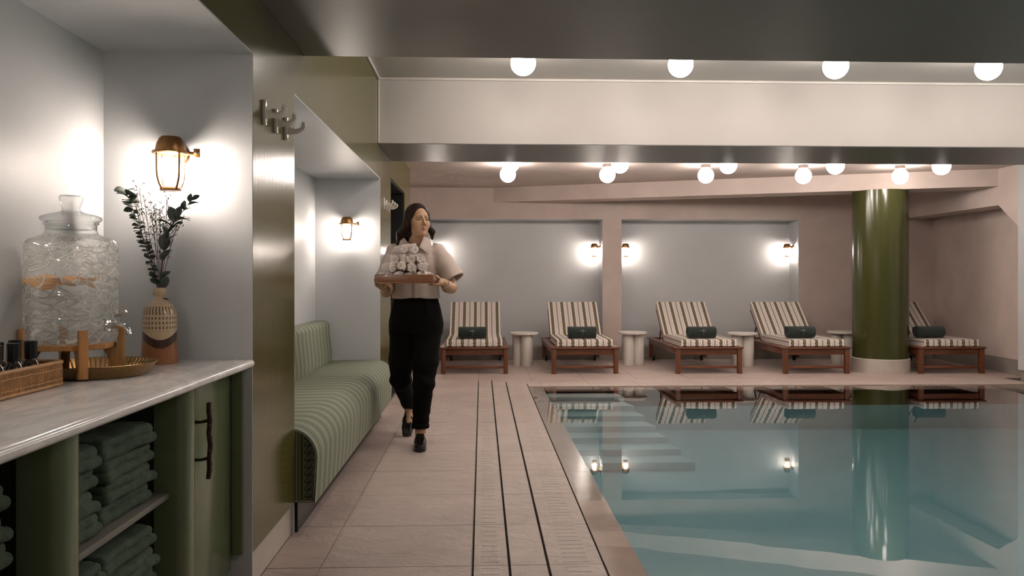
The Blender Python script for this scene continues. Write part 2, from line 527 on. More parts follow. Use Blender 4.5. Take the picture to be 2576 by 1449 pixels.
def nets_mesh(name, parts, mats, origin=(0, 0, 0), pick=None):
    Vs, Fs, o = [], [], 0
    for V, F in parts:
        Vs.append(V); Fs.append(F + o); o += len(V)
    V = np.concatenate(Vs) - np.array(origin); F = np.concatenate(Fs)
    me = bpy.data.meshes.new(name)
    me.vertices.add(len(V)); me.vertices.foreach_set('co', V.astype(np.float32).ravel())
    me.loops.add(F.size); me.loops.foreach_set('vertex_index', F.astype(np.int32).ravel())
    me.polygons.add(len(F)); me.polygons.foreach_set('loop_start', np.arange(0, F.size, 4, dtype=np.int32))
    me.polygons.foreach_set('loop_total', np.full(len(F), 4, np.int32))
    for m in (mats if isinstance(mats, (list, tuple)) else [mats]): me.materials.append(m)
    if pick is not None:
        c = (V[F].mean(1) + np.array(origin))
        me.polygons.foreach_set('material_index', pick(c).astype(np.int32))
    me.polygons.foreach_set('use_smooth', [True] * len(F))
    me.update(calc_edges=True); me.validate()
    return me

def nets_obj(name, parts, mats, parent=None, origin=(0, 0, 0), pick=None):
    return link(name, nets_mesh(name, parts, mats, origin, pick), parent)

def smin(a, b, k):
    h = np.clip(.5 + .5 * (b - a) / k, 0, 1)
    return b + (a - b) * h - k * h * (1 - h)
def smax(a, b, k): return -smin(-a, -b, k)
def cone(X, Y, Z, a, b, ra, rb):
    a, b = np.array(a, float), np.array(b, float); d = b - a; L = (d * d).sum()
    t = np.clip(((X - a[0]) * d[0] + (Y - a[1]) * d[1] + (Z - a[2]) * d[2]) / L, 0, 1)
    return np.sqrt((X - a[0] - t * d[0]) ** 2 + (Y - a[1] - t * d[1]) ** 2 + (Z - a[2] - t * d[2]) ** 2) - (ra + (rb - ra) * t)
def ell(X, Y, Z, c, r):
    q = np.sqrt(((X - c[0]) / r[0]) ** 2 + ((Y - c[1]) / r[1]) ** 2 + ((Z - c[2]) / r[2]) ** 2)
    return (q - 1) * min(r)
def rboxd(X, Y, Z, c, b, r):
    qx, qy, qz = np.abs(X - c[0]) - b[0] + r, np.abs(Y - c[1]) - b[1] + r, np.abs(Z - c[2]) - b[2] + r
    return np.sqrt(np.maximum(qx, 0) ** 2 + np.maximum(qy, 0) ** 2 + np.maximum(qz, 0) ** 2) + np.minimum(np.maximum(qx, np.maximum(qy, qz)), 0) - r
def chain(X, Y, Z, pts, rs, k=.01):
    d = None
    for i in range(len(pts) - 1):
        q = cone(X, Y, Z, pts[i], pts[i + 1], rs[i], rs[i + 1])
        d = q if d is None else smin(d, q, k)
    return d

# ================================================================== THE ROOM
XW = -.87            # green wall plane
XR = 6.22            # right wall plane
NB = -1.425          # back of the niches
N1A, N1B = .60, 3.06    # towel counter niche
N2A, N2B = 3.73, 6.87    # bench niche
ZN = 2.05            # niche ceiling
ZG = .147            # lower edge of the green panels
Y0 = -1.6
YF = 11.6            # far wall
ZC = 2.875           # coffer ceiling
ZB = 2.51            # far bay ceiling

# ---- left wall: green lacquer pillars and header, grey-blue niche lining
g = MB()
g.box(-1.7, Y0, ZN, XW, 7.64, 3.0)
g.box(-1.7, 7.64, 2.15, XW, 9.0, 3.0)
g.box(-1.7, 9.0, ZG, XW, 9.7, 3.0)
g.box(-1.7, N2B, ZG, XW, 7.64, ZN)
g.box(-1.7, N1B, ZG, XW, N2A, ZN)
g.box(-1.7, Y0, ZG, XW, N1A, ZN)
wl = struct(g.build('wall_left', M['green']), 'glossy olive green lacquered wall with niches on the left')
g = MB()
T = .006
for a, b in ((N1A, N1B), (N2A, N2B)):
    g.box(-1.7, a, 0, NB, b, ZN - T)                      # back
    g.box(-1.7, a, ZN - T, XW - .001, b, ZN - .0005)      # ceiling
    g.box(NB, b - T, 0 if a > 0 else .16, XW - .001, b - .0005, ZN - T)
    g.box(NB, a + .0005, 0, XW - .001, a + T, ZN - T)
g.build('niche_lining', M['blue'], wl)
g = MB()
g.box(-1.7, Y0, 0, XW - .016, N1A, ZG); g.box(-1.7, N1B, 0, XW - .016, N2A, ZG)
g.box(-1.7, N2B, 0, XW - .016, 7.64, ZG); g.box(-1.7, 9.0, 0, XW - .016, 9.7, ZG)
struct(g.build('baseboard_left', M['skirtl']), 'pale stone skirting under the green wall')
# dark doorway beyond the far hooks
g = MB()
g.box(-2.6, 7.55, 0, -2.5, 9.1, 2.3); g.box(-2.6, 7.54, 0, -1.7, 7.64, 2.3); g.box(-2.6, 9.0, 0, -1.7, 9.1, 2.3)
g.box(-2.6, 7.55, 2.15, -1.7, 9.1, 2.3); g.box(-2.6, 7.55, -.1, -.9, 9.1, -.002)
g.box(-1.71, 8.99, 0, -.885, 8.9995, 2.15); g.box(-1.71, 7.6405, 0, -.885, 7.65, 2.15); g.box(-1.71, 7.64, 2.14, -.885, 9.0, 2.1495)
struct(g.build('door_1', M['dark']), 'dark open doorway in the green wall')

# ---- far wall with two grey-blue recesses
R1 = (-.78, 1.775); R2 = (2.046, 4.69); RZ = (.19, 2.06); RD = .35
g = MB()
xs = [-1.6, R1[0], R1[1], R2[0], R2[1], 7.2]
for i in range(5):
    if i in (1, 3):
        g.box(xs[i], YF, RZ[1], xs[i + 1], YF + RD + .2, 3.0)
    else:
        g.box(xs[i], YF, RZ[0], xs[i + 1], YF + RD + .2, 3.0)
wf = struct(g.build('wall_far', M['pink']), 'pink plaster wall with two recessed panels behind the loungers')
for a, b in (R1, R2):
    g = MB()
    g.box(a, YF + RD, RZ[0], b, YF + RD + .05, RZ[1])
    g.box(a, YF + .001, RZ[1] - .006, b, YF + RD, RZ[1] - .0005)
    g.box(a + .0005, YF + .001, RZ[0], a + .006, YF + RD, RZ[1] - .006)
    g.box(b - .006, YF + .001, RZ[0], b - .0005, YF + RD, RZ[1] - .006)
    g.build('recess_panel', M['blue'], wf)
g = MB()
g.box(-1.6, YF - .012, 0, 7.2, YF + RD + .2, RZ[0])
struct(g.build('baseboard_far', M['skirt']), 'dark concrete skirting along the far wall')
# left return beside the end of the green wall
g = MB(); g.box(-1.7, 9.7, 0, -1.4, YF, 3.0)
struct(g.build('wall_return', M['pink']))

# ---- right wall: grey panel, pink header with a splayed haunch, alcove behind
g = MB(); g.box(XR, Y0, .13, XR + .3, 9.0, 3.0)
struct(g.build('wall_right', M['blue']), 'grey panelled wall at the right edge of the pool')
g = MB(); g.box(XR + .02, Y0, 0, XR + .3, 8.98, .13)
struct(g.build('baseboard_right', M['skirt']))
g = MB()
g.prism([(9.0, 1.80), (9.35, 2.07), (YF, 2.07), (YF, 2.6), (9.0, 2.6)], XR, XR + .35, axis=0)
struct(g.build('trim_1', M['pink']), 'pink header with a slanted haunch above the right alcove')
g = MB()
g.prism([(6.72, YF), (6.52, 8.95), (7.0, 8.95), (7.2, YF)], .19, 2.6, axis=2)
struct(g.build('wall_alcove', M['pink']), 'pink plaster wall behind the last lounger')
g = MB()
g.prism([(6.70, YF), (6.50, 8.95), (7.0, 8.95), (7.2, YF)], 0, .19, axis=2)
struct(g.build('baseboard_alcove', M['skirt']))
g = MB(); g.box(-1.7, Y0 - .2, -.2, XR + .3, Y0, 3.0)
struct(g.build('wall_back', M['blue']))

# ---- ceilings and beams
g = MB()
g.box(-1.0, Y0, ZC, XR + .1, 2.92, 3.05); g.box(-1.0, 3.93, ZC, XR + .1, 6.72, 3.05)
struct(g.build('ceiling', M['ceil']), 'grey coffered ceiling above the pool')
g = MB(); g.box(-1.7, 7.70, ZB, 7.2, YF + .4, 2.7)
struct(g.build('ceiling_far', M['pink']), 'pink plaster ceiling above the loungers')
g = MB(); g.box(XW + .0005, 2.90, 2.29, XR, 3.95, 3.0)
b1 = struct(g.build('ceiling_beam', M['ceil']), 'grey lacquered ceiling beam nearest the camera, underside shade painted on')
MB().box(XW + .001, 2.902, 2.284, XR, 3.948, 2.29).build('soffit_shade_panel', M['soffit_shade'], b1)  # added sheet, darkened to stand for the shaded underside
g = MB(); g.box(XW + .0005, 6.71, 2.325, XR, 7.72, 3.0)
b2 = struct(g.build('ceiling_beam', M['ceil']), 'wide pale grey lacquered beam across the room')
MB().box(XW + .001, 6.712, 2.319, XR, 7.718, 2.325).build('soffit_shade_panel', M['soffit_shade'], b2)  # underside shade painted on with the same darkened sheet
# slanted pink beam
g = MB()
p0 = Vector((.17, YF)); p1 = Vector((XR, 9.35)); nrm = Vector((.37, .93)).normalized() * .46
g.prism([tuple(p0), tuple(p1), (XR, 9.85), (1.4, YF)], 2.30, ZB + .02, axis=2)
struct(g.build('ceiling_beam', M['pink']), 'slanted pink plaster beam carried by the green column')
# cornice bead at the coffer
g = MB()
g.box(XW, 6.690, ZC - .022, XR, 6.712, ZC); g.box(XW, 3.95, ZC - .022, XW + .02, 6.70, ZC); g.box(XW, 6.694, 2.325, XW + .012, 6.712, ZC)
struct(g.build('trim_2', M['trim'], bevel=.005), 'white bead along the coffer ceiling')

# ---- floor: grout bed with slate tiles, slotted drain strips
g = MB()
g.box(-1.72, Y0, -.2, -.04, 9.28, -.004)
g.box(-1.72, 9.28, -.2, 7.2, YF + .2, -.004)
g.box(-.04, 9.0, -.2, 7.2, 9.29, -.03)
fl = struct(g.build('floor', M['grout']), 'slate tiled pool deck')
g = MB(); g.box(-.042, Y0, -.25, .52, 9.29, -.03); g.box(.4, 8.73, -.25, XR, 9.29, -.03)
g.build('drain_bed', M['channel'], fl)
_tc = {}
def tile(x0, y0, x1, y1, mat='stone', gap=.0035, name='floor_tile'):
    key = (round(x1 - x0, 3), round(y1 - y0, 3), mat)
    if key not in _tc:
        a, b = (x1 - x0) / 2 - gap / 2, (y1 - y0) / 2 - gap / 2
        m = MB(); m.box(-a, -b, -.028, a, b, 0)
        _tc[key] = m.mesh(name, M[mat], bevel=.0012, seg=1)
    return link(name, _tc[key], fl, ((x0 + x1) / 2, (y0 + y1) / 2, random.uniform(-.0006, .0004)))
def slot_tile(x0, y0, x1, y1, along, lo, hi, pitch):
    """tile with real slots cut through; along: axis the slots repeat on; lo..hi: slot extent across (fractions)"""
    key = ('s', round(x1 - x0, 3), round(y1 - y0, 3), along)
    if key not in _tc:
        W, L = (x1 - x0, y1 - y0) if along == 'y' else (y1 - y0, x1 - x0)
        W -= .002; L -= .003
        n = max(1, int(L / pitch)); sw = .0036; m = MB()
        def bx(a0, b0, a1, b1):
            if along == 'y': m.box(a0 - W / 2, b0 - L / 2, -.025, a1 - W / 2, b1 - L / 2, 0)
            else: m.box(b0 - L / 2, a0 - W / 2, -.025, b1 - L / 2, a1 - W / 2, 0)
        pos = [L * (i + .5) / n for i in range(n)]
        bx(0, 0, W * lo, L); bx(W * hi, 0, W, L)
        e = [0] + [q for p in pos for q in (p - sw / 2, p + sw / 2)] + [L]
        for i in range(0, len(e), 2): bx(W * lo, e[i], W * hi, e[i + 1])
        _tc[key] = m.mesh('drain_tile', M['stone2'])
    return link('drain_tile', _tc[key], fl, ((x0 + x1) / 2, (y0 + y1) / 2, random.uniform(-.0005, .0003)))
TL = .545
ys = [3.296 + TL * k for k in range(-9, 11)]
ys = [Y0] + [y for y in ys if y > Y0 + .1 and y < 9.2] + [9.276]
for a, b in zip(ys[:-1], ys[1:]):
    tile(-.885, a, -.665, b); tile(-.665, a, -.042, b)
    slot_tile(-.034, a, .110, b, 'y', .22, .72, .062)
for a, b in zip(ys[:-2] + [ys[-2]], ys[1:-1] + [9.122]):
    tile(.118, a, .272, b, 'stone2')
for a, b in zip(ys[:-2], ys[1:-1]):
    slot_tile(.281, a, .505, b, 'y', .28, .74, .052)
slot_tile(.281, ys[-2], .505, 8.962, 'y', .28, .74, .052)
xf = [.118 + TL * k for k in range(0, 12)]
for a, b in zip(xf, xf[1:] + [XR]):
    slot_tile(a, 9.130, b, 9.276, 'x', .28, .74, .16)
    if a > .2: tile(a, 8.970, b, 9.122, 'stone2')
    else: tile(.281, 8.970, b, 9.122, 'stone2')
    if a > .6: slot_tile(a, 8.741, b, 8.962, 'x', .3, .62, .16)
    else: slot_tile(.514, 8.741, b, 8.962, 'x', .3, .62, .16)
xd = [-.665 + .6235 * k for k in range(0, 12)]
yd = [9.284 + TL * k for k in range(0, 4)] + [YF - .012]
for j, (a, b) in enumerate(zip(yd[:-1], yd[1:])):
    for i, (c, d) in enumerate(zip([-.885] + xd, xd + [xd[-1] + .62])):
        if c < 6.6: tile(c, a, min(d, 6.7), b)
    if a > 9.6: tile(-1.4, a, -.885, b)

# ---- pool: wet coping, basin, steps, water
ZW = -.009
PX0, PX1, PY0, PY1, PD = .675, 6.06, .2, 8.57, .46
cp = MB()
def cop(pts, a, b, ax): cp.prism(pts, a, b, axis=ax)
pool = thing('swimming_pool', 'still teal swimming pool with submerged steps at its far corner', 'pool')
yy = [Y0 + 1.09 * k for k in range(0, 10)]
yy = [y for y in yy if y < 8.4] + [8.735]
for a, b in zip(yy[:-1], yy[1:]):
    m = MB(); m.prism([(.517, -.2), (PX0, -.2), (PX0, -.020), (.517, -.0115)], a + .001, b - .001, axis=1)
    m.build('coping_stone', M['coping'], pool)
xx = [PX0 + 1.09 * k for k in range(0, 5)] + [XR]
for a, b in zip(xx[:-1], xx[1:]):
    m = MB(); m.prism([(PY1, -.2), (8.730, -.2), (8.730, -.0115), (PY1, -.020)], a + .001, b - .001, axis=0)
    m.build('coping_stone', M['coping'], pool)
m = MB()
m.box(PX0 - .1, PY0, -PD - .1, PX1 + .1, PY1 + .1, -PD)
m.box(PX0 - .14, PY0, -PD, PX0, PY1 + .1, -.034); m.box(PX0, PY1, -PD, PX1 + .1, PY1 + .1, -.034)
m.box(PX1, PY0, -PD, XR, PY1, -.034); m.box(PX0 - .14, PY0 - .2, -PD, XR, PY0, -.034); m.box(.513, Y0 + .002, -.2, XR, PY0 - .2, -.034)
m.build('basin', M['tile_pool'], pool)
for k in range(7):
    m = MB(); z = -.055 * (k + 1); y1 = PY1 - .26 * k
    xe = 1.50 + .055 * k
    m.prism([(PX0, PY1), (PX0, y1 - .26), (xe, y1 - .26), (xe - .05 * (k + 1), PY1)], -PD, z, axis=2)
    m.build('step', M['tile_pool'], pool, bevel=.008)
m = MB(); m.box(.519, Y0 + .01, -PD - .05, XR - .002, 8.729, ZW)
w = m.build('pool_water', M['water'], pool); w['kind'] = 'stuff'

# ================================================================== LAMPS
def globe(label, loc, zc):
    t = thing('globe_lamp', label, 'ceiling lamp', loc, group='opal globe ceiling lamps')
    return t
D = .183
gm = MB().sphere((0, 0, -.035 - D / 2), D / 2, 32, 18).mesh('globe', M['globe'], smooth=9)
cm = MB().lathe([(.048, -.040), (.056, -.036), (.056, -.002), (.05, 0)], 28).mesh('cap', M['lampcap'], smooth=.6)
nm = ['leftmost', 'second', 'third', 'fourth', 'fifth']
def row(y, zc, n, where, mk, x0=.30):
    for k in range(n):
        t = thing('globe_lamp', mk(k), 'ceiling lamp', (x0 + 1.15 * k, y, zc), group='opal globe ceiling lamps')
        link('globe', gm, t); link('cap', cm, t)
row(5.75, ZC, 5, '', lambda k: 'large glowing globe lamp half hidden by the near beam, %s from the left' % nm[k])
row(4.75, ZC, 5, '', lambda k: 'added fill globe lamp in the middle coffer, unseen above the near beam, %s from the left' % nm[k])  # unseen row, added to light the person from the front
row(8.30, ZB, 5, '', lambda k: 'glowing globe lamp cut off by the wide pale beam, %s from the left' % nm[k])
row(9.14, ZB, 5, '', lambda k: 'fully visible glowing globe lamp on the pink ceiling, %s from the left' % nm[k])
row(1.10, ZC, 3, '', lambda k: 'added fill globe lamp in the unseen ceiling coffer over the camera, %s from the left' % nm[k], 1.45)  # row out of view, added for light on the foreground

def make_sconce():
    t = thing('wall_sconce', 'x', 'wall lamp', group='bronze ship-style wall lamps')
    ay = -.092
    h = MB().lathe([(.0, .101), (.033, .100), (.041, .092), (.049, .074), (.053, .054), (.053, .048), (.064, .046), (.065, .040), (.060, .036), (.045, .036)], 32, (0, ay, 0))
    hood = h.build('hood', M['bronze'], t, smooth=.5)
    MB().lathe([(.050, .036), (.0495, -.02), (.045, -.06), (.034, -.083), (.0, -.086)], 24, (0, ay, 0)).build('glass', M['lampglass'], t, smooth=9)
    MB().lathe([(.0, -.058), (.024, -.052), (.032, -.030), (.033, .0), (.028, .022), (.0, .030)], 20, (0, ay, 0)).build('bulb', M['bulb'], t, smooth=9)
    for k in range(4):
        a = PI / 4 + k * PI / 2 + .12
        pr = [(.0545, .042), (.0545, -.02), (.052, -.05), (.044, -.075), (.034, -.092)]
        MB().tube([(r * math.cos(a), ay + r * math.sin(a), z) for r, z in pr], .0042, 8).build('cage_bar', M['bronze'], t, smooth=.8)
    MB().lathe([(.026, -.0975), (.036, -.097), (.038, -.092), (.035, -.086), (.026, -.088)], 24, (0, ay, 0)).build('cage_ring', M['bronze'], t, smooth=.6)
    ear = MB().tube([(.055, ay + .01, .043), (.075, ay + .02, .042), (.092, ay + .025, .04)], .007, 8)
    ear.box(.078, ay + .012, .028, .1, ay + .02, .060)
    e = ear.build('bracket_ear', M['bronze'], t, bevel=.0015)
    MB().lathe([(.0, -.004), (.005, -.004), (.006, 0), (.004, .003), (.0, .003)], 12).xform(Matrix.Translation((.089, ay + .011, .046)) @ Matrix.Rotation(PI / 2, 4, 'X')).build('screw', M['chrome'], e, smooth=.6)
    MB().tube([(0, ay + .045, .052), (0, -.003, .052)], .016, 12).build('arm', M['bronze'], t, smooth=.8)
    MB().lathe([(.036, 0), (.036, .006), (.03, .011), (.0, .012)], 24).xform(Matrix.Translation((0, 0, .045)) @ Matrix.Rotation(PI / 2, 4, 'X')).build('wall_plate', M['bronze'], t, smooth=.6)
    return t
sc0 = make_sconce()
spots = [((-1.14, N1B - .007, 1.608), 0, 'lit bronze caged wall lamp above the vase of dried branches'),
         ((-1.14, N2B - .007, 1.608), 0, 'lit bronze caged wall lamp at the end of the bench niche'),
         ((R1[1] - .007, YF + .20, 1.608), PI / 2 + PI, 'lit caged wall lamp left of the narrow pink pier'),
         ((R2[0] + .007, YF + .20, 1.608), PI / 2, 'lit caged wall lamp right of the narrow pink pier'),
         ((R2[1] - .007, YF + .20, 1.608), PI / 2 + PI, 'lit caged wall lamp at the right end of the second recess'),
         ((R1[0] + .007, YF + .20, 1.608), PI / 2, 'lit caged wall lamp glowing behind the shoulder of the person'),
         ((-1.14, N1A + .007, 1.608), PI, 'unseen caged wall lamp added to light the near end of the counter niche'),  # out of view, added to brighten the counter and niche wall
         ((-1.14, N2A + .007, 1.608), PI, 'lit bronze caged wall lamp hidden behind the green pillar')]
for i, (l, rz, lab) in enumerate(spots):
    o = sc0 if i == 0 else copy_tree(sc0)
    o.location = l; o.rotation_euler = (0, 0, rz); o['label'] = lab

# ================================================================== COLUMN
t = thing('column', 'round glossy dark green column standing between the loungers', 'column', (5.10, 10.0, 0))
MB().lathe([(.333, .17), (.333, 2.299)], 72).build('shaft', M['column'], t, smooth=.6)
MB().lathe([(.349, 0), (.349, .174), (.343, .18), (.30, .18)], 72).build('base_ring', M['skirtl'], t, smooth=.6)

# ================================================================== LOUNGERS
def strip_mesh(prof, x0, x1, nx=1):
    """closed profile (y,z) with rounded corners extruded along x; uv u = x, v = arc length"""
    m = MB(); n = len(prof); s = [0]
    for i in range(n): 
        a, b = prof[i], prof[(i + 1) % n]; s.append(s[-1] + math.hypot(b[0] - a[0], b[1] - a[1]))
    for i in range(n):
        a, b = prof[i], prof[(i + 1) % n]
        m.add([(x0, a[0], a[1]), (x1, a[0], a[1]), (x1, b[0], b[1]), (x0, b[0], b[1])], [(0, 1, 2, 3)],
              [[(x0, s[i]), (x1, s[i]), (x1, s[i + 1]), (x0, s[i + 1])]])
    return m
def make_lounger():
    t = thing('sun_lounger', 'x', 'sun lounger', group='teak sun loungers along the far wall')
    W, L = .43, 1.70
    zt, zl = .334, .287
    # frame
    MB().box(-W, 0, zt - .024, W, .085, zt).build('front_rail', M['teak'], t, bevel=.005)
    MB().box(-W, L - .07, zt - .024, W, L, zt).build('rear_rail', M['teak'], t, bevel=.005)
    for s in (-1, 1):
        a, b = sorted((s * W, s * (W - .075)))
        MB().box(a, .085, zt - .024, b, L - .07, zt).build('side_rail', M['teakl'], t, bevel=.005)
        a, b = sorted((s * (W - .022), s * (W - .047)))
        MB().box(a, .06, zt - .095, b, L - .06, zt - .024).build('side_apron', M['teakl'], t, bevel=.003)
    MB().box(-.36, .030, zt - .097, .36, .052, zt - .024).build('front_apron', M['teak'], t, bevel=.003)
    MB().box(-.36, .030, .066, .36, .055, .100).build('stretcher', M['teak'], t, bevel=.003)
    for s in (-1, 1):
        MB().box(s * .388 - .028, .014, .0, s * .388 + .028, .070, zt - .024).build('leg', M['teakz'], t, bevel=.004)
        lg = MB().box(s * .388 - .026, L - .10, .045, s * .388 + .026, L - .045, zt - .024).build('leg', M['teakz'], t, bevel=.004)
        MB().lathe([(.0, -.016), (.036, -.016), (.040, -.010), (.040, .010), (.036, .016), (.0, .016)], 20).xform(
            Matrix.Translation((s * .350, L - .072, .040)) @ Matrix.Rotation(PI / 2, 4, 'Y')).build('wheel', M['black'], lg, smooth=.6)
    for k in range(6):
        y = .18 + k * .14
        MB().box(-.355, y, zt - .030, .355, y + .08, zt - .010).build('slat', M['teak'], t)
    # raised back frame
    hy, hz, ang = 1.0, zt - .006, math.atan2(.45, .50)
    cy, cz = math.cos(ang), math.sin(ang)
    R = Matrix.Rotation(ang, 3, 'X')
    for s in (-1, 1):
        MB().rbox((s * .335, hy + cy * .31, hz + cz * .31), (.03, .62, .028), R).build('back_rail', M['teakl'], t, bevel=.003)
    for k in range(6):
        d = .06 + k * .105
        MB().rbox((0, hy + cy * d, hz + cz * d), (.70, .065, .018), R).build('back_slat', M['teak'], t, bevel=.003)
    for s in (-1, 1):
        MB().tube([(s * .30, hy + cy * .4, hz + cz * .4), (s * .30, hy + .48, zt - .06)], .011, 8).build('back_prop', M['teakl'], t)
    # mattress
    th = .088; z0 = zt + .001; x = .346
    hb = (hy + .0, z0)                              # hinge, underside
    px, pz = -cz, cy                                # back normal
    bt = (hb[0] + cy * .665 + .02, hb[1] + cz * .665 + .012)
    ba = (hb[0] + .02, hb[1] + .012)
    top = (bt[0] + px * th, bt[1] + pz * th)
    fold = (hb[0] - th * math.tan(ang / 2) + .018, z0 + th)
    prof = [(.028, z0 + .008), (.030, z0 + th - .010), (.034, z0 + th - .004), (.042, z0 + th)]
    prof += [(fold[0] - .05, z0 + th + .002), fold, (fold[0] + cy * .04 - .004, fold[1] + cz * .04)]
    prof += [(top[0] - cy * .012, top[1] - cz * .012), (top[0], top[1] - .004), (top[0] - px * .014 + cy * .004, top[1] - pz * .014 + cz * .004)]
    prof += [(bt[0] + px * .01, bt[1] + pz * .01), (bt[0] - cy * .01, bt[1] - cz * .01)]
    prof += [ba, (hb[0] - .02, z0), (.038, z0)]
    m = strip_mesh(prof, -x, x)
    # side faces: stripes run along the length
    for sx in (-x, x):
        def side(quad):
            q = quad if sx > 0 else quad[::-1]
            vs = [(sx, p[0], p[1]) for p in q]
            def uvp(p):
                along = p[0] if p[0] < fold[0] else fold[0] + (p[0] - fold[0]) / cy
                dep = p[1] - z0 if p[0] <= fold[0] + .001 else ((p[0] - ba[0]) * px + (p[1] - ba[1]) * pz)
                return (.02 + dep, along)
            m.add(vs, [tuple(range(len(vs)))], [[uvp(p) for p in q]])
        side([prof[14], prof[13], prof[5], prof[4], prof[3], prof[2], prof[1], prof[0]])
        side([prof[13], prof[12], prof[6], prof[5]])
        side([prof[12], prof[11], prof[10], prof[9], prof[8], prof[7], prof[6]])
    m.build('mattress', M['lcloth'], t, smooth=.9)
    return t
lg0 = make_lounger()
LX = [(-.09, 9.87), (1.285, 9.83), (2.83, 9.78), (4.17, 9.73), (5.86, 9.68)]
labs = ['striped teak sun lounger nearest the person, leftmost of the row',
        'striped teak sun lounger in front of the narrow pink pier',
        'striped teak sun lounger in front of the second recess, third from the left',
        'striped teak sun lounger just left of the green column',
        'striped teak sun lounger half hidden behind the green column']
for i, (x, y) in enumerate(LX):
    o = lg0 if i == 0 else copy_tree(lg0)
    o.location = (x, y, 0); o['label'] = labs[i]

# rolled towels with an embroidered palm tree
def roll_mesh(name, mat, L, R, turns=3.2, th=.012, flat=.92, n=84, wob=.0, seed=1):
    rnd = random.Random(seed); m = MB(); ins, outs = [], []
    for i in range(n + 1):
        f = i / n; a = f * turns * 2 * PI - .6
        r = R * (.14 + .86 * f) 
        for lst, rr in ((outs, r), (ins, max(.002, r - th * 1.15))):
            lst.append((rr * math.cos(a), rr * math.sin(a) * flat))
    xs = [-.5, -.485, -.3, 0, .3, .485, .5]
    sh = [.955, .99, 1.0, .985 - wob, 1.0, .99, .955]
    rows = []
    loop = outs + ins[::-1]; k = len(loop)
    vs = [(x * L + rnd.uniform(-.002, .002) * (abs(x) > .48), p[0] * s, p[1] * s) for x, s in zip(xs, sh) for p in loop]
    fs = []
    for j in range(len(xs) - 1):
        for i in range(k):
            i2 = (i + 1) % k
            fs.append((j * k + i, j * k + i2, (j + 1) * k + i2, (j + 1) * k + i))
    for j in (0, len(xs) - 1):
        for i in range(n):
            fs.append((j * k + i, j * k + i + 1, j * k + k - 2 - i, j * k + k - 1 - i))
    m.add(vs, fs)
    return m.mesh(name, mat, smooth=.9)
rm = [roll_mesh('terry_roll', M['rtowel'], .35, .096, seed=k, wob=.015 * k) for k in range(3)]
def emblem_mesh():
    pts = [(0, .030), (.008, .016), (.026, .006), (.040, -.006), (.030, -.008), (.016, -.006), (.0075, -.012), (.0055, -.03), (.006, -.055),
           (-.003, -.055), (-.004, -.03), (-.006, -.012), (-.016, -.006), (-.030, -.010), (-.042, -.004), (-.026, .008), (-.008, .015)]
    m = MB(); R = .0925
    vs, fs = [], []
    for d in (.0015, .005):
        for x, z in pts:
            a = z / R
            vs.append((x, -(R + d) * math.cos(a), (R + d) * math.sin(a) * .92))
    n = len(pts)
    fs = [tuple(range(n)), tuple(range(2 * n - 1, n - 1, -1))] + [(i, (i + 1) % n, n + (i + 1) % n, n + i) for i in range(n)]
    return m.add(vs, fs).mesh('palm_emblem', M['emblem'])
em = emblem_mesh()
RT = [(-.118, 10.055, 0, True), (1.268, 10.04, 0, True), (2.79, 10.01, .03, True), (4.06, 10.0, .06, True), (5.73, 9.98, .06, False)]
where = ['on the leftmost lounger', 'on the lounger by the pink pier', 'on the third lounger from the left', 'on the lounger left of the green column', 'on the lounger right of the green column']
for i, (x, y, rz, e) in enumerate(RT):
    t = thing('rolled_towel', 'dark green rolled towel lying ' + where[i], 'towel', (x, y, 0.334 + .089 + .0875), rz, 'rolled towels on the loungers')
    o = link('terry_roll', rm[i % 3], t)
    o.rotation_euler = (.15 * (i % 2), 0, 0)
    if e:
        q = link('palm_emblem', em, t); q['label'] = 'pale grey embroidered palm tree'; q.location = (.0, 0, 0); q.rotation_euler = (-.18, 0, 0)

# ================================================================== SIDE TABLES
def make_table():
    t = thing('side_table', 'x', 'side table', group='white drum side tables')
    MB().lathe([(.188, .422), (.198, .426), (.199, .446), (.194, .452), (.0, .452)], 48).build('table_top', M['white'], t, smooth=.6)
    for k in range(3):
        a = -PI / 2 + .35 + k * 2 * PI / 3
        MB().lathe([(.073, 0), (.075, .004), (.075, .424)], 28, (.082 * math.cos(a), .082 * math.sin(a), 0)).build('leg', M['white'], t, smooth=.6)
    return t
tb0 = make_table()
for i, (x, y, rz, lab) in enumerate([(.575, 10.86, 0, 'white round side table between the two leftmost loungers'), (2.085, 10.92, .8, 'white round side table in front of the second recess left edge'),
                                   (3.54, 10.68, .5, 'white round side table between the third and fourth loungers'), (5.02, 10.9, .2, 'white round side table partly hidden behind the green column')]):
    o = tb0 if i == 0 else copy_tree(tb0)
    o.location = (x, y, 0); o.rotation_euler = (0, 0, rz); o['label'] = lab

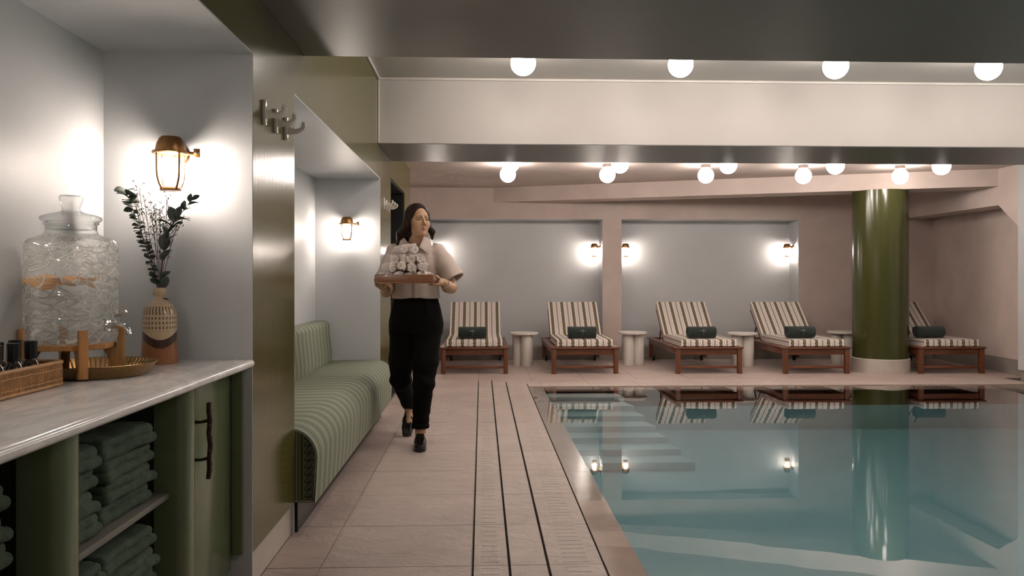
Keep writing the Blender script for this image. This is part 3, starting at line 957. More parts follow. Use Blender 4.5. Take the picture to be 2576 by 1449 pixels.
# ================================================================== BENCH
t = thing('banquette_bench', 'sage green striped upholstered bench built into the niche', 'bench', (0, 0, 0))
ZS, XB = .49, -.765
def seat(y0, y1):
    m = MB(); R = .14; prof = [(-1.40, ZS - .03), (-1.36, ZS - .005)]
    prof += [(XB - R, ZS + .004)]
    for k in range(1, 9):
        a = PI / 2 * (1 - k / 8); prof.append((XB - R + R * math.cos(a), ZS + .004 - R + R * math.sin(a)))
    prof += [(XB - .004, .26), (XB - .012, .140), (-1.40, .140)]
    s = [0]
    for a, b in zip(prof[:-1], prof[1:]): s.append(s[-1] + math.hypot(b[0] - a[0], b[1] - a[1]))
    r = .012
    ring = [(y0 + .0, 1 - .018), (y0 + .004, 1 - .006), (y0 + r, 1), (y1 - r, 1), (y1 - .004, 1 - .006), (y1, 1 - .018)]
    cx, cz = -1.1, .32
    n = len(prof)
    for (ya, fa), (yb, fb) in zip(ring[:-1], ring[1:]):
        for i in range(n - 1):
            P4 = [(i, ya, fa), (i, yb, fb), (i + 1, yb, fb), (i + 1, ya, fa)]
            vs = [(cx + (prof[k][0] - cx) * (1 - (1 - f) * .6), y, cz + (prof[k][1] - cz) * f) for k, y, f in P4]
            m.add(vs, [(3, 2, 1, 0)], [[(y, s[k]) for k, y, f in P4][::-1]])
    return m, prof
m, prof = seat(3.745, 4.955); m.build('seat_cushion', M['bcloth'], t, smooth=.7)
m, prof = seat(4.957, 6.86); m.build('seat_cushion', M['bcloth'], t, smooth=.7)
# patterned end panel with welt
m = MB(); inner = [(-1.1 + (p[0] + 1.1) * .97, .32 + (p[1] - .32) * .955) for p in prof]
uvs = [(XB - p[0], p[1]) for p in inner]
m.add([(p[0], 3.7465, p[1]) for p in inner], [tuple(range(len(inner)))], [uvs])
m.add([(p[0], 3.775, p[1]) for p in inner], [tuple(range(len(inner)))[::-1]], [uvs[::-1]])
m.build('end_panel', M['bend'], t)
MB().tube([(p[0], 3.747, p[1]) for p in inner], .0045, 8).build('welt', M['bcloth'], t, smooth=.8)
# backrest
m = MB()
bp = [(-1.415, .47), (-1.285, .47), (-1.280, .55), (-1.300, .74)]
for k in range(1, 8):
    a = PI * k / 8 * .55; bp.append((-1.355 + .055 * math.cos(a), .775 + .055 * math.sin(a)))
bp += [(-1.415, .83)]
s = [0]
for a, b in zip(bp[:-1], bp[1:]): s.append(s[-1] + math.hypot(b[0] - a[0], b[1] - a[1]))
for i in range(len(bp) - 1):
    m.add([(bp[i][0], 3.75, bp[i][1]), (bp[i][0], 6.85, bp[i][1]), (bp[i + 1][0], 6.85, bp[i + 1][1]), (bp[i + 1][0], 3.75, bp[i + 1][1])], [(0, 1, 2, 3)],
          [[(3.75, s[i]), (6.85, s[i]), (6.85, s[i + 1]), (3.75, s[i + 1])]])
for y, rev in ((3.75, 0), (6.85, 1)):
    f = tuple(range(len(bp))); u = [(p[0], p[1]) for p in bp]
    m.add([(p[0], y, p[1]) for p in bp], [f[::-1] if rev else f], [u[::-1] if rev else u])
m.build('backrest', M['bcloth'], t, smooth=.7)
MB().box(-1.41, 3.76, 0, -.862, 6.85, .142).build('plinth', M['black'], t)

# ================================================================== HOOKS
def make_hook():
    t = thing('coat_hook', 'x', 'hook')
    m = MB(); m.prism([(-.010, -.050), (.010, -.050), (.015, -.02), (.015, .02), (.010, .050), (-.010, .050), (-.015, .02), (-.015, -.02)], 0, .014, axis=0)
    m.build('back_plate', M['cream'], t, bevel=.002)
    pts = [(.002, 0, -.002), (.012, 0, -.004), (.026, 0, -.009), (.044, 0, -.012), (.062, 0, -.008), (.077, 0, .001), (.085, 0, .012), (.083, 0, .022), (.075, 0, .025)]
    rs = [.040, .025, .0145, .0115, .0105, .0095, .0095, .0095, .009]
    m = MB().tube(pts, rs, 14)
    m.v = [(x, y * (.38 if x < .02 else .8), z) for x, y, z in m.v]
    m.build('hook_arm', M['cream'], t, smooth=.9)
    for z in (-.040, .040):
        MB().lathe([(.0035, 0), (.0035, .0015), (0, .0015)], 10).xform(Matrix.Translation((.0138, 0, z)) @ Matrix.Rotation(PI / 2, 4, 'Y')).build('screw', M['chrome'], t)
    return t
hk = make_hook()
hl = [('near', (3.20, 3.375, 3.55), 'the near green pillar'), ('far', (7.06, 7.24, 7.42), 'the far pillar by the doorway')]
first = True
for grp, yl, wh in hl:
    for y, q in zip(yl, ('front', 'middle', 'rear')):
        o = hk if first else copy_tree(hk); first = False
        o.location = (XW, y, 1.85); o['label'] = 'cream ceramic coat hook, %s one of three on %s' % (q, wh)
        o['group'] = 'ceramic coat hooks on the %s pillar' % grp

# ================================================================== COUNTER AND CABINETS
ZT = .882
m = MB(); r = .0155; pr = [(NB, ZT - .031), (-.862 - r, ZT - .031)]
for k in range(1, 8):
    a = -PI / 2 + PI * k / 8; pr.append((-.862 - r + r * math.cos(a), ZT - r + r * math.sin(a)))
pr += [(-.862 - r, ZT), (NB, ZT)]
m.prism(pr, N1A + .008, 3.052, axis=1)
tag(m.build('marble_countertop', M['marble'], smooth=.5), 'polished white marble countertop with rounded front edge', 'countertop')

XF = -.943
def pilaster(y0, y1, parent):
    m = MB(); w = (y1 - y0); rr = .034; pts = [(XF - .05, y0), (-.895 - rr, y0)]
    for k in range(1, 6):
        a = -PI / 2 + PI / 2 * k / 5; pts.append((-.895 - rr + rr * math.cos(a), y0 + rr + rr * math.sin(a)))
    for k in range(0, 6):
        a = PI / 2 * k / 5; pts.append((-.895 - rr + rr * math.cos(a), y1 - rr + rr * math.sin(a)))
    pts += [(XF - .05, y1)]
    m.prism(pts, .10, ZT - .0315, axis=2); return m.build('pilaster', M['cabinet'], parent, smooth=.5)
t = thing('towel_cabinet', 'open green lacquered cabinet with towel shelves under the counter', 'cabinet', (0, 0, 0))
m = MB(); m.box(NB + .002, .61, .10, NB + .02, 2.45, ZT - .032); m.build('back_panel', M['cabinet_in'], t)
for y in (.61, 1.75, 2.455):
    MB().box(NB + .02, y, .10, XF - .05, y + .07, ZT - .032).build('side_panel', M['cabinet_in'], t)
pilaster(1.735, 1.830, t); pilaster(2.448, 2.545, t); pilaster(.61, .70, t)
for a, b in ((.67, 1.75), (1.82, 2.455)):
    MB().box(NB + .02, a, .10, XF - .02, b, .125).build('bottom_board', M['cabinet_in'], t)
    MB().box(NB + .02, a, .522, XF - .004, b, .540).build('shelf', M['shelfp'], t, bevel=.002)
MB().box(NB + .01, .61, .003, -1.0, 3.05, .098).build('toe_kick', M['dark'], t)
t = thing('door_cabinet', 'closed green lacquered cabinet with a branch-shaped handle', 'cabinet', (0, 0, 0))
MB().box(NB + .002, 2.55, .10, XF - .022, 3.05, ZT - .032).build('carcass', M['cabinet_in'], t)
dr = MB().box(XF - .020, 2.552, .095, XF, 3.028, ZT - .04).build('door', M['cabinet'], t, bevel=.002)
MB().box(XF, 3.030, ZG, -.902, 3.048, ZT - .0315).build('filler_strip', M['cabinet'], t, bevel=.001)
hp = [(-.899, 2.652, .530), (-.896, 2.655, .56), (-.899, 2.660, .60), (-.894, 2.658, .64), (-.898, 2.654, .68), (-.895, 2.657, .72), (-.899, 2.655, .755), (-.897, 2.652, .780)]
h = MB().tube(hp, [.0075, .0085, .0075, .009, .008, .0085, .0075, .0078], 10)
for z in (.592, .716): h.tube([(XF - .002, 2.655, z), (-.925, 2.655, z), (-.897, 2.656, z + .006)], [.006, .0045, .0065], 8)
for z, dy, dz in ((.655, .012, .010), (.70, -.011, .009), (.565, .010, .012), (.62, -.010, .007), (.745, .011, .008)):
    h.tube([(-.897, 2.656, z), (-.892, 2.656 + dy, z + dz)], [.006, .0035], 7)
h.build('branch_handle', M['iron'], dr, smooth=.8)['label'] = 'dark bronze handle shaped like a twig'

# ---- folded towels on the shelves
def fold_mesh(seed):
    rs = np.random.RandomState(seed); ph = rs.uniform(0, 6, 8); amp = .0035
    def fn(X, Y, Z):
        Zs = Z + amp * np.sin(X * 21 + ph[0]) * np.sin(Y * 17 + ph[1]) + .002 * np.sin(Y * 41 + ph[2])
        Xs = X + .006 * np.sin(Y * 13 + ph[3] + Z * 30)
        a = rboxd(Xs, Y, Zs, (0, 0, .0155), (.16, .148, .0150), .0145)
        b = rboxd(Xs + .006 + .004 * np.sin(Y * 19 + ph[4]), Y + .008, Zs, (0, 0, .0435), (.158, .140, .0150), .0145)
        # outer wrap round the far end
        w = rboxd(X + .01, Y, Zs, (0, .132, .030), (.15, .024, .0285), .023)
        wi = rboxd(X, Y, Zs, (0, .126, .030), (.2, .012, .012), .011)
        d = np.minimum(a, b)
        d = smin(d, smax(w, -wi, .004), .005)
        return d + .0012 * np.sin(X * 90 + ph[5]) * np.sin(Y * 75 + ph[6])
    V, F = sdf_mesh(fn, (-.175, -.165, -.008), (.175, .175, .07), .0045)
    return nets_mesh('folded_towel', [(V, F)], M['gtowel'])
fm = [fold_mesh(s) for s in (1, 2, 3)]
pos = ['lowest', 'second lowest', 'second from top', 'topmost']
def stack(x, y, z0, n, where, grp, first=0):
    for k in range(first, n):
        o = link('folded_towel', fm[(k + int(y * 10)) % 3], None, (x + random.uniform(-.008, .008), y + random.uniform(-.008, .008), z0 + .0565 * k))
        o.rotation_euler = (0, random.uniform(-.012, .012), random.uniform(-.04, .04))
        if n == 4: w = pos[k]
        else: w = {0: 'topmost', 1: 'second from top', 2: 'third from top', 3: 'fourth from top', 4: 'lowest'}[n - 1 - k]
        tag(o, 'dark green folded towel, %s of the %s' % (w, where), 'towel', grp)
stack(-1.125, 2.235, .5415, 4, 'upper stack beside the door cabinet', 'folded towels on the upper shelf')
stack(-1.130, 1.925, .5415, 4, 'upper stack beside the middle pilaster', 'folded towels on the upper shelf')
stack(-1.115, 2.240, .127, 6, 'lower stack beside the door cabinet', 'folded towels on the lower shelf', 2)
stack(-1.120, 1.925, .127, 6, 'lower stack beside the middle pilaster', 'folded towels on the lower shelf', 2)
stack(-1.13, 1.535, .5415, 4, 'stack at the left picture edge', 'folded towels on the near shelf')

# ================================================================== DRINK DISPENSER
JX, JY = -1.275, 2.52
t = thing('drink_tray', 'round hammered brass tray with sloping rim under the dispenser', 'tray', (-1.232, 2.585, ZT))
MB().lathe([(.0, .0), (.150, .0), (.158, .004), (.181, .038), (.183, .040), (.180, .041), (.155, .009), (.148, .0065), (.0, .0065)], 64).build('tray_dish', M['brass'], t, smooth=.6)
rb = MB()
for k in range(72):
    a = 2 * PI * k / 72; c, s_ = math.cos(a), math.sin(a)
    for r0, z0, r1, z1 in ((.1555, .0105, .166, .024), (.168, .0265, .1775, .038)):
        rb.tube([(r0 * c, r0 * s_, z0), (r1 * c, r1 * s_, z1)], .0026, 5)
o = rb.build('hammered_ribs', M['brass'], t, smooth=.8); o['kind'] = 'stuff'
t = thing('dispenser_stand', 'bamboo cross stand carrying the glass drink dispenser', 'stand', (JX, JY, ZT + .0066))
zst = .100
MB().lathe([(.125, zst - .016), (.127, zst - .014), (.127, zst - .002), (.125, zst)], 8, a0=PI / 8 + .1).build('platform', M['bamboo'], t)
for a in (-.88, .42, PI - .95, PI + .10):
    R = Matrix.Rotation(a, 3, 'Z')
    m = MB()
    prf = [(.118, 0), (.150, 0), (.150, .146), (.1285, .146), (.1285, zst + .001), (.1285, zst - .017), (.085, zst - .017), (.100, .06)]
    m.prism(prf, -.013, .013, axis=1)
    m.xform(Matrix.Rotation(a, 4, 'Z'))
    m.build('post', M['bamboo'], t, bevel=.002)
t = thing('drink_dispenser', 'hexagonal crackled glass drink dispenser with lid and chrome tap', 'drink dispenser', (JX, JY, ZT + .0066 + zst + .0005))
HX = .142
def hexring(r, n=6, rot=PI / 6 + .14 - PI / 6, rc=.10):
    pts = []
    for k in range(n):
        a = rot + 2 * PI * k / n
        for d in (-.10, -.04, .04, .10):
            rr = r * math.cos(PI / n) / math.cos(((abs(d) + PI / n) % (2 * PI / n)) - PI / n) if False else r * (1 - abs(d) ** 1.0 * .0)
            # rounded corner: blend towards flat
            flat = r * math.cos(PI / n) / math.cos(PI / n - abs(d))
            pts.append((flat * (1 - .018 * (1 - abs(d) / .10)) * math.cos(a + d), flat * (1 - .018 * (1 - abs(d) / .10)) * math.sin(a + d)))
    return pts
def loft(rings, m=None, capb=True, capt=True):
    m = m or MB(); n = len(rings[0]); vs = [p for r in rings for p in r]; fs = []
    for j in range(len(rings) - 1):
        for i in range(n):
            i2 = (i + 1) % n; fs.append((j * n + i, j * n + i2, (j + 1) * n + i2, (j + 1) * n + i))
    if capb: fs.append(tuple(range(n - 1, -1, -1)))
    if capt: fs.append(tuple((len(rings) - 1) * n + i for i in range(n)))
    return m.add(vs, fs)
def ring(r, z, round_=0):
    q = hexring(r)
    return [(x * (1 - round_) + round_ * r * x / math.hypot(x, y), y * (1 - round_) + round_ * r * y / math.hypot(x, y), z) for x, y in q]
jar = loft([ring(.118, 0), ring(.134, .006), ring(.139, .02), ring(HX, .30), ring(.1395, .312), ring(.125, .322, .2)], capt=False)
jar.build('jar_body', M['jarglass'], t, smooth=.35)
neck = loft([ring(.125, .322, .2), ring(.095, .332, .7), ring(.078, .338, 1), ring(.074, .348, 1), ring(.074, .365, 1), ring(.080, .369, 1), ring(.080, .373, 1), ring(.070, .373, 1)], capb=False, capt=False)
neck.build('jar_neck', M['glass'], t, smooth=.6)
wt = loft([ring(.112, .006), ring(.129, .012), ring(.1335, .03), ring(.1365, .203)])
o = wt.build('drinking_water', M['jarwater'], t, smooth=.4)
MB().lathe([(.068, .352), (.068, .375), (.079, .376), (.087, .382), (.086, .390), (.070, .397), (.040, .404), (.027, .410), (.025, .418), (.031, .436), (.0345, .449), (.031, .457), (.0, .459)], 40).build('glass_lid', M['glass'], t, smooth=.7)
# tap, pointing to the right front
tp = MB(); ta = -.18; R4 = Matrix.Rotation(ta, 4, 'Z')
tp.lathe([(.0, 0), (.017, 0), (.017, .006), (.010, .008), (.010, .03)], 20).xform(Matrix.Translation((.1215, 0, .055)) @ Matrix.Rotation(PI / 2, 4, 'Y'))
tp.tube([(.14, 0, .055), (.165, 0, .056), (.182, 0, .052), (.192, 0, .042), (.195, 0, .028)], [.0085, .009, .009, .0085, .0082], 14)
tp.xform(R4); tap = tp.build('tap', M['chrome'], t, smooth=.7)
MB().tube([(.158, 0, .060), (.158, 0, .085)], .0048, 10).tube([(.150, 0, .084), (.165, 0, .090), (.186, 0, .100)], [.0055, .006, .0045], 10).xform(R4).build('tap_lever', M['chrome'], tap, smooth=.7)
# orange slices floating at the water line
os_ = MB().lathe([(.0, -.003), (.030, -.003), (.034, -.0015), (.034, .0015), (.030, .003), (.0, .003)], 28)
om = os_.mesh('orange_slice', M['orange'], smooth=.6)
wz = ZT + .0066 + zst + .2
k = 0
for dx, dy, tl, dz in ((-.082, -.045, .35, -.002), (-.035, -.075, .5, -.006), (.02, -.078, .3, -.002), (.065, -.04, .45, -.003), (.04, .03, .3, 0), (-.03, .03, .3, 0), (-.085, .02, .4, 0), (-.005, -.022, .2, 0)):
    o = link('orange_slice', om, None, (JX + dx, JY + dy, wz - .006 + dz)); o.rotation_euler = (tl, tl * (-1) ** k, k)
    tag(o, 'orange slice floating at the water line inside the glass dispenser', 'fruit slice', 'orange slices in the dispenser'); k += 1

# ================================================================== VASE WITH BRANCHES
VX, VY = -1.165, 2.925
t = thing('flower_vase', 'cream and terracotta glazed bottle vase holding dried branches', 'vase', (VX, VY, ZT))
o = MB().lathe([(.0, 0), (.062, 0), (.065, .004), (.063, .03), (.0585, .09), (.0585, .17), (.055, .195), (.044, .213), (.029, .223), (.020, .232), (.0155, .242), (.019, .250), (.0235, .258), (.0225, .268), (.016, .274), (.012, .272), (.012, .20), (.0, .19)], 40).build('vase_body', M['vase'], t, smooth=.8)
def leaf_mesh(name, l, w):
    m = MB(); n = 7; vs = []
    for i in range(n + 1):
        f = i / n; hw = w * math.sin(PI * min(1, f * .94 + .04)) ** .75
        vs += [(f * l, -hw, .10 * l * math.sin(PI * f) + .12 * hw), (f * l, 0, .10 * l * math.sin(PI * f) - .05 * hw), (f * l, hw, .10 * l * math.sin(PI * f) + .12 * hw)]
    fs = []
    for i in range(n):
        for j in range(2):
            a = i * 3 + j; fs += [(a, a + 1, a + 4, a + 3)]
    th = len(vs)
    vs += [(x, y, z - .0009) for x, y, z in vs]
    fs += [tuple(q + th for q in f[::-1]) for f in fs]
    for i in range(n): 
        for e in (0, 2): fs.append((i * 3 + e, (i + 1) * 3 + e, (i + 1) * 3 + e + th, i * 3 + e + th) if e == 0 else ((i + 1) * 3 + e, i * 3 + e, i * 3 + e + th, (i + 1) * 3 + e + th))
    return m.add(vs, fs).mesh(name, M['leaf'], smooth=9)
LB, LS, LM = leaf_mesh('large_leaf', .060, .021), leaf_mesh('small_leaf', .022, .0085), leaf_mesh('round_leaf', .034, .017)
def curve(p, n=24):
    p = [Vector(q) for q in p]; out = []
    q = [p[0] * 2 - p[1]] + p + [p[-1] * 2 - p[-2]]
    for i in range(1, len(q) - 2):
        for k in range(n // (len(p) - 1)):
            u = k / (n // (len(p) - 1))
            out.append(.5 * ((2 * q[i]) + (q[i + 1] - q[i - 1]) * u + (2 * q[i - 2 + 1] - 5 * q[i] + 4 * q[i + 1] - q[i + 2]) * u * u + (3 * q[i] - q[i - 1] - 3 * q[i + 1] + q[i + 2]) * u ** 3))
    out.append(p[-1]); return out
def put_leaf(me, name, par, p, d, roll, sc=1):
    d = Vector(d).normalized(); q = d.to_track_quat('X', 'Z')
    o = link(name, me, par, p); o.rotation_mode = 'QUATERNION'; o.rotation_quaternion = q @ Matrix.Rotation(roll, 3, 'X').to_quaternion(); o.scale = (sc,) * 3
    return o
rnd = random.Random(5)
# left branch: small paired leaves, growing to round ones at the tip
b = thing('eucalyptus_branch', 'small-leaved eucalyptus branch leaning left in the vase', 'branch', (VX, VY, ZT), group='dried branches in the vase')
c = curve([(-.002, 0, .21), (-.012, -.004, .30), (-.045, -.012, .42), (-.075, -.02, .52), (-.108, -.03, .62)], 36)
st = MB().tube(c, [.0022 - .0012 * i / len(c) for i in range(len(c))], 6).build('stem', M['stem'], b, smooth=.9)
for i in range(8, len(c), 1):
    f = i / len(c)
    for s in (-1, 1):
        d = (s * .9 + rnd.uniform(-.3, .3), rnd.uniform(-.9, .4), rnd.uniform(-.2, .5))
        if f > .8: put_leaf(LM, 'leaf', b, c[i], d, rnd.uniform(-1, 1), rnd.uniform(.75, 1.15))
        else: put_leaf(LS, 'leaf', b, c[i], d, rnd.uniform(-1, 1), rnd.uniform(.8, 1.25))
# right branch: large leaves
b = thing('eucalyptus_branch', 'large-leaved eucalyptus branch reaching right below the wall lamp', 'branch', (VX, VY, ZT), group='dried branches in the vase')
c = curve([(.003, 0, .21), (.006, -.006, .32), (.022, -.015, .42), (.05, -.03, .49), (.085, -.045, .53), (.142, -.055, .595)], 40)
MB().tube(c, [.0026 - .0016 * i / len(c) for i in range(len(c))], 6).build('stem', M['stem'], b, smooth=.9)
for i, (dx, dz, sc) in {4: (.5, .9, 1.0), 7: (.8, .6, .8), 5: (-.6, .7, .8), 12: (.7, .8, 1.0), 15: (.1, 1, 1.1), 17: (.9, .7, 1.05), 19: (-.1, 1, .9), 20: (.8, .9, 1.1), 22: (-.6, .5, .9), 24: (1, .3, 1.0), 25: (-.9, .35, 1.0), 27: (.9, .25, 1.15), 28: (-.2, 1, 1.0), 30: (.9, -.1, 1.0), 31: (.3, 1, .8), 34: (.9, .35, .7), 35: (.2, .9, .65), 37: (1, .2, .75), 38: (.2, 1, .6), 39: (.9, .6, .55), 2: (-.8, .4, .6), 1: (.9, .3, .6)}.items():
    put_leaf(LB, 'leaf', b, c[min(i, len(c) - 1)], (dx, rnd.uniform(-.5, .1), dz), rnd.uniform(-.9, .9), sc * .92)
# berry twigs
for j in range(9):
    tx = -.075 + .018 * j + rnd.uniform(-.008, .008); top = rnd.uniform(.55, .655) - abs(j - 2) * .012
    b = thing('berry_twig', 'x', 'branch', (VX, VY, ZT), group='dried berry twigs in the vase')
    b['label'] = 'thin dried twig with dark berries in the vase, %s from the left' % ['first', 'second', 'third', 'fourth', 'fifth', 'sixth', 'seventh', 'eighth', 'ninth'][j]
    c = curve([(rnd.uniform(-.005, .005), 0, .21), (tx * .25, -.004, .33), (tx * .7, -.012, .46), (tx, -.02, top)], 18)
    m = MB().tube(c, .0011, 5); bm_ = MB()
    for i in range(8, len(c)):
        for q in range(2):
            e = Vector(c[i]) + Vector((rnd.uniform(-.022, .022), rnd.uniform(-.012, .012), rnd.uniform(.012, .04)))
            m.tube([c[i], e], .0006, 4)
            if i > 10: bm_.sphere(e, rnd.uniform(.0018, .0030), 6, 4)
            if i > 13: bm_.sphere(e + Vector((rnd.uniform(-.006, .006), 0, rnd.uniform(-.006, .006))), .0022, 6, 4)
    s_ = m.build('stem', M['stem'], b)
    o = bm_.build('berries', M['berry'], b, smooth=9); o['kind'] = 'stuff'

# ================================================================== BASKET WITH BOTTLES
BX0, BX1, BY0, BY1, BH = -1.408, -1.205, 1.86, 2.345, .068
t = thing('rattan_basket', 'rectangular rattan basket holding dark brown bottles', 'basket', ((BX0 + BX1) / 2, (BY0 + BY1) / 2, ZT))
ax, ay, rc = (BX1 - BX0) / 2, (BY1 - BY0) / 2, .022
def rr_path(a, b_, r_, z, n=6):
    pts = []
    for cx, cy, a0 in ((a - r_, b_ - r_, 0), (-a + r_, b_ - r_, PI / 2), (-a + r_, -b_ + r_, PI), (a - r_, -b_ + r_, 1.5 * PI)):
        for k in range(n + 1):
            q = a0 + PI / 2 * k / n; pts.append((cx + r_ * math.cos(q), cy + r_ * math.sin(q), z))
    return pts + [pts[0]]
for nm_, z, rad in (('top_rim', BH, .0062), ('bottom_rim', .006, .0055)):
    MB().tube(rr_path(ax, ay, rc, z), rad, 8).build(nm_, M['rattan'], t, smooth=.8)
def resample(p, step):
    out = []; 
    for a, b_ in zip(p[:-1], p[1:]):
        a, b_ = Vector(a), Vector(b_); L = (b_ - a).length; n = max(1, int(L / step))
        out += [a.lerp(b_, k / n) for k in range(n)]
    return out
base = resample(rr_path(ax, ay, rc, 0), .0062)
sm = MB()
for p in base:
    j = rnd.uniform(-.0012, .0012)
    sm.tube([(p.x + j, p.y + j, .004), (p.x - j, p.y - j, BH)], rnd.uniform(.0024, .0032), 6)
o = sm.build('wicker_sticks', M['rattan'], t, smooth=.9); o['kind'] = 'stuff'
for z in (.020, .050):
    pp = [(p.x * (1.014 + .010 * (k % 2)), p.y * (1.008 + .005 * (k % 2)), z + rnd.uniform(-.0012, .0012)) for k, p in enumerate(base)]
    MB().tube(pp + [pp[0]], .0011, 5).build('binding', M['thread'], t, smooth=.9)
MB().box(-ax + .004, -ay + .004, .002, ax - .004, ay - .004, .008).build('basket_bottom', M['rattan'], t)
def make_bottle():
    b = thing('toiletry_bottle', 'x', 'bottle', group='brown bottles in the basket')
    MB().lathe([(.0, 0), (.020, 0), (.0245, .006), (.0265, .020), (.026, .045), (.0235, .060), (.018, .071), (.0135, .076), (.0135, .080)], 28).build('bottle_body', M['amber'], b, smooth=.9)
    MB().lathe([(.014, .078), (.0155, .079), (.0165, .121), (.0165, .126), (.0145, .127), (.0, .1265)], 24).build('cap', M['black'], b, smooth=.6)
    return b
bt0 = make_bottle()
bl = [((-1.245, 2.245), 'dark brown bottle with black cap nearest the dispenser in the basket, front row'),
      ((-1.305, 2.275), 'dark brown bottle with black cap nearest the dispenser in the basket, back row'),
      ((-1.245, 2.165), 'dark brown bottle with black cap, second from the basket end, front row'),
      ((-1.307, 2.195), 'dark brown bottle with black cap, second from the basket end, back row'),
      ((-1.245, 2.085), 'dark brown bottle with black cap, third from the basket end, front row'),
      ((-1.307, 2.115), 'dark brown bottle with black cap, third from the basket end, back row')]
for i, ((x, y), lab) in enumerate(bl):
    o = bt0 if i == 0 else copy_tree(bt0)
    o.location = (x, y, ZT + .0085); o['label'] = lab

# ================================================================== PERSON WITH TRAY
PO = (-.47, 5.65, 0)
person = thing('person', 'woman in pale pink shirt and black trousers walking with a tray of towels', 'person', PO)
# --- head frame: turned towards the right of the picture, looking slightly down
HC = np.array((-.448, 5.595, 1.592)); HA, HPt = .52, .10
ca, sa = math.cos(HA), math.sin(HA); cp_, sp_ = math.cos(HPt), math.sin(HPt)
def headlocal(X, Y, Z):
    x, y, z = X - HC[0], Y - HC[1], Z - HC[2]
    x, y = ca * x + sa * y, -sa * x + ca * y
    y, z = cp_ * y - sp_ * z, sp_ * y + cp_ * z       # tip the face down
    return x, y, z
def headworld(p):
    x, y, z = p
    y, z = cp_ * y + sp_ * z, -sp_ * y + cp_ * z
    x, y = ca * x - sa * y, sa * x + ca * y
    return (x + HC[0], y + HC[1], z + HC[2])
def f_head(X, Y, Z):
    x, y, z = headlocal(X, Y, Z); ax = np.abs(x)
    d = ell(x, y, z, (0, .012, .034), (.071, .091, .080))
    d = smin(d, ell(x, y, z, (0, -.026, -.030), (.0585, .066, .082)), .03)
    d = smin(d, ell(x, y, z, (0, -.045, -.083), (.036, .040, .036)), .03)
    d = smin(d, ell(x, y, z, (0, -.080, -.106), (.016, .014, .014)), .018)           # chin
    d = smin(d, ell(ax, y, z, (.036, -.062, -.036), (.022, .024, .026)), .022)       # cheeks
    d = smin(d, cone(ax, y, z, (.014, -.089, .016), (.042, -.074, .017), .0075, .006), .012)   # brow
    d = smax(d, -ell(ax, y, z, (.0305, -.099, -.001), (.019, .014, .0105)), .012)    # sockets
    d = smin(d, ell(ax, y, z, (.0305, -.0765, -.002), (.0150, .0135, .0105)), .003)  # closed lids
    d = smin(d, cone(x, y, z, (0, -.088, .006), (0, -.113, -.036), .0062, .0092), .010)        # nose
    d = smin(d, ell(ax, y, z, (.0100, -.099, -.040), (.0075, .010, .0065)), .006)
    d = smin(d, cone(ax, y, z, (.0, -.0935, -.0655), (.019, -.083, -.068), .0055, .0025), .005)  # upper lip
    d = smin(d, cone(ax, y, z, (.0, -.0920, -.0760), (.016, -.084, -.0735), .0062, .003), .005)  # lower lip
    d = smax(d, -cone(ax, y, z, (.0, -.0995, -.0705), (.020, -.0865, -.0705), .0016, .001), .003)
    d = smin(d, ell(ax, y, z, (.073, .012, -.010), (.010, .019, .031)), .008)        # ears
    n = chain(X, Y, Z, [(-.478, 5.672, 1.36), (-.470, 5.655, 1.43), (-.452, 5.618, 1.53)], [.062, .050, .050])
    return smin(d, n, .02)
def face_tint(P_):
    x, y, z = headlocal(P_[:, 0], P_[:, 1], P_[:, 2]); ax = np.abs(x); fr = (y < -.055) & (ax < .06) & (np.abs(z) < .12)
    sm = lambda v, w: np.clip(.5 - v / w, 0, 1)
    lip = sm(np.abs(z + .0712) - .0100 * np.clip(1 - (ax / .0235) ** 2, 0, 1), .0035) * (ax < .023)
    bz = .0185 + .0045 * np.sin(np.clip((ax - .011) / .036, 0, 1) * 2.4)
    brow = sm(np.abs(z - bz) - .0036 * np.clip(1.25 - ax / .045, .3, 1), .003) * (ax > .011) * (ax < .048) * .95
    lz = -.0075 + ((ax - .0305) / .014) ** 2 * .0035
    lash = sm(np.abs(z - lz) - .0020, .0025) * (ax > .0165) * (ax < .0455) * .9
    shade_ = np.exp(-(((ax - .0305) / .014) ** 2 + ((z - .001) / .009) ** 2)) * .7
    out = np.zeros((len(P_), 4)); out[:, 3] = 1
    out[:, 0] = lip * fr; out[:, 1] = np.maximum(brow, lash) * fr; out[:, 2] = shade_ * fr
    return out
parts = [sdf_mesh(f_head, (-.60, 5.45, 1.36), (-.33, 5.76, 1.72), .0024)]

# --- arms and hands (her left arm is at the right of the picture)
def limb(X, Y, Z, pts, rs): return chain(X, Y, Z, pts, rs, .012)
def f_armr(X, Y, Z):
    d = limb(X, Y, Z, [(-.270, 5.665, 1.33), (-.218, 5.640, 1.125), (-.238, 5.52, 1.132), (-.262, 5.415, 1.160)], [.050, .042, .040, .0255])
    d = smin(d, chain(X, Y, Z, [(-.262, 5.415, 1.160), (-.280, 5.372, 1.168)], [.024, .026]), .012)
    d = smin(d, ell(X, Y, Z, (-.287, 5.352, 1.160), (.024, .038, .024)), .012)
    for k, (y0, tip, zz) in enumerate(((5.322, 5.300, 1.147), (5.342, 5.322, 1.1455), (5.360, 5.346, 1.1455), (5.376, 5.368, 1.147))):
        ln = (.052, .060, .056, .042)[k]
        d = smin(d, chain(X, Y, Z, [(-.288, y0, 1.150), (-.310, y0 - .012, 1.1475), (-.288 - ln, tip, zz)], [.0100, .0086, .0070], .003), .004)
    d = smin(d, chain(X, Y, Z, [(-.283, 5.345, 1.178), (-.292, 5.305, 1.196), (-.304, 5.270, 1.2035)], [.0125, .0100, .0080], .004), .006)
    return d
parts.append(sdf_mesh(f_armr, (-.36, 5.25, 1.06), (-.16, 5.72, 1.36), .0032))
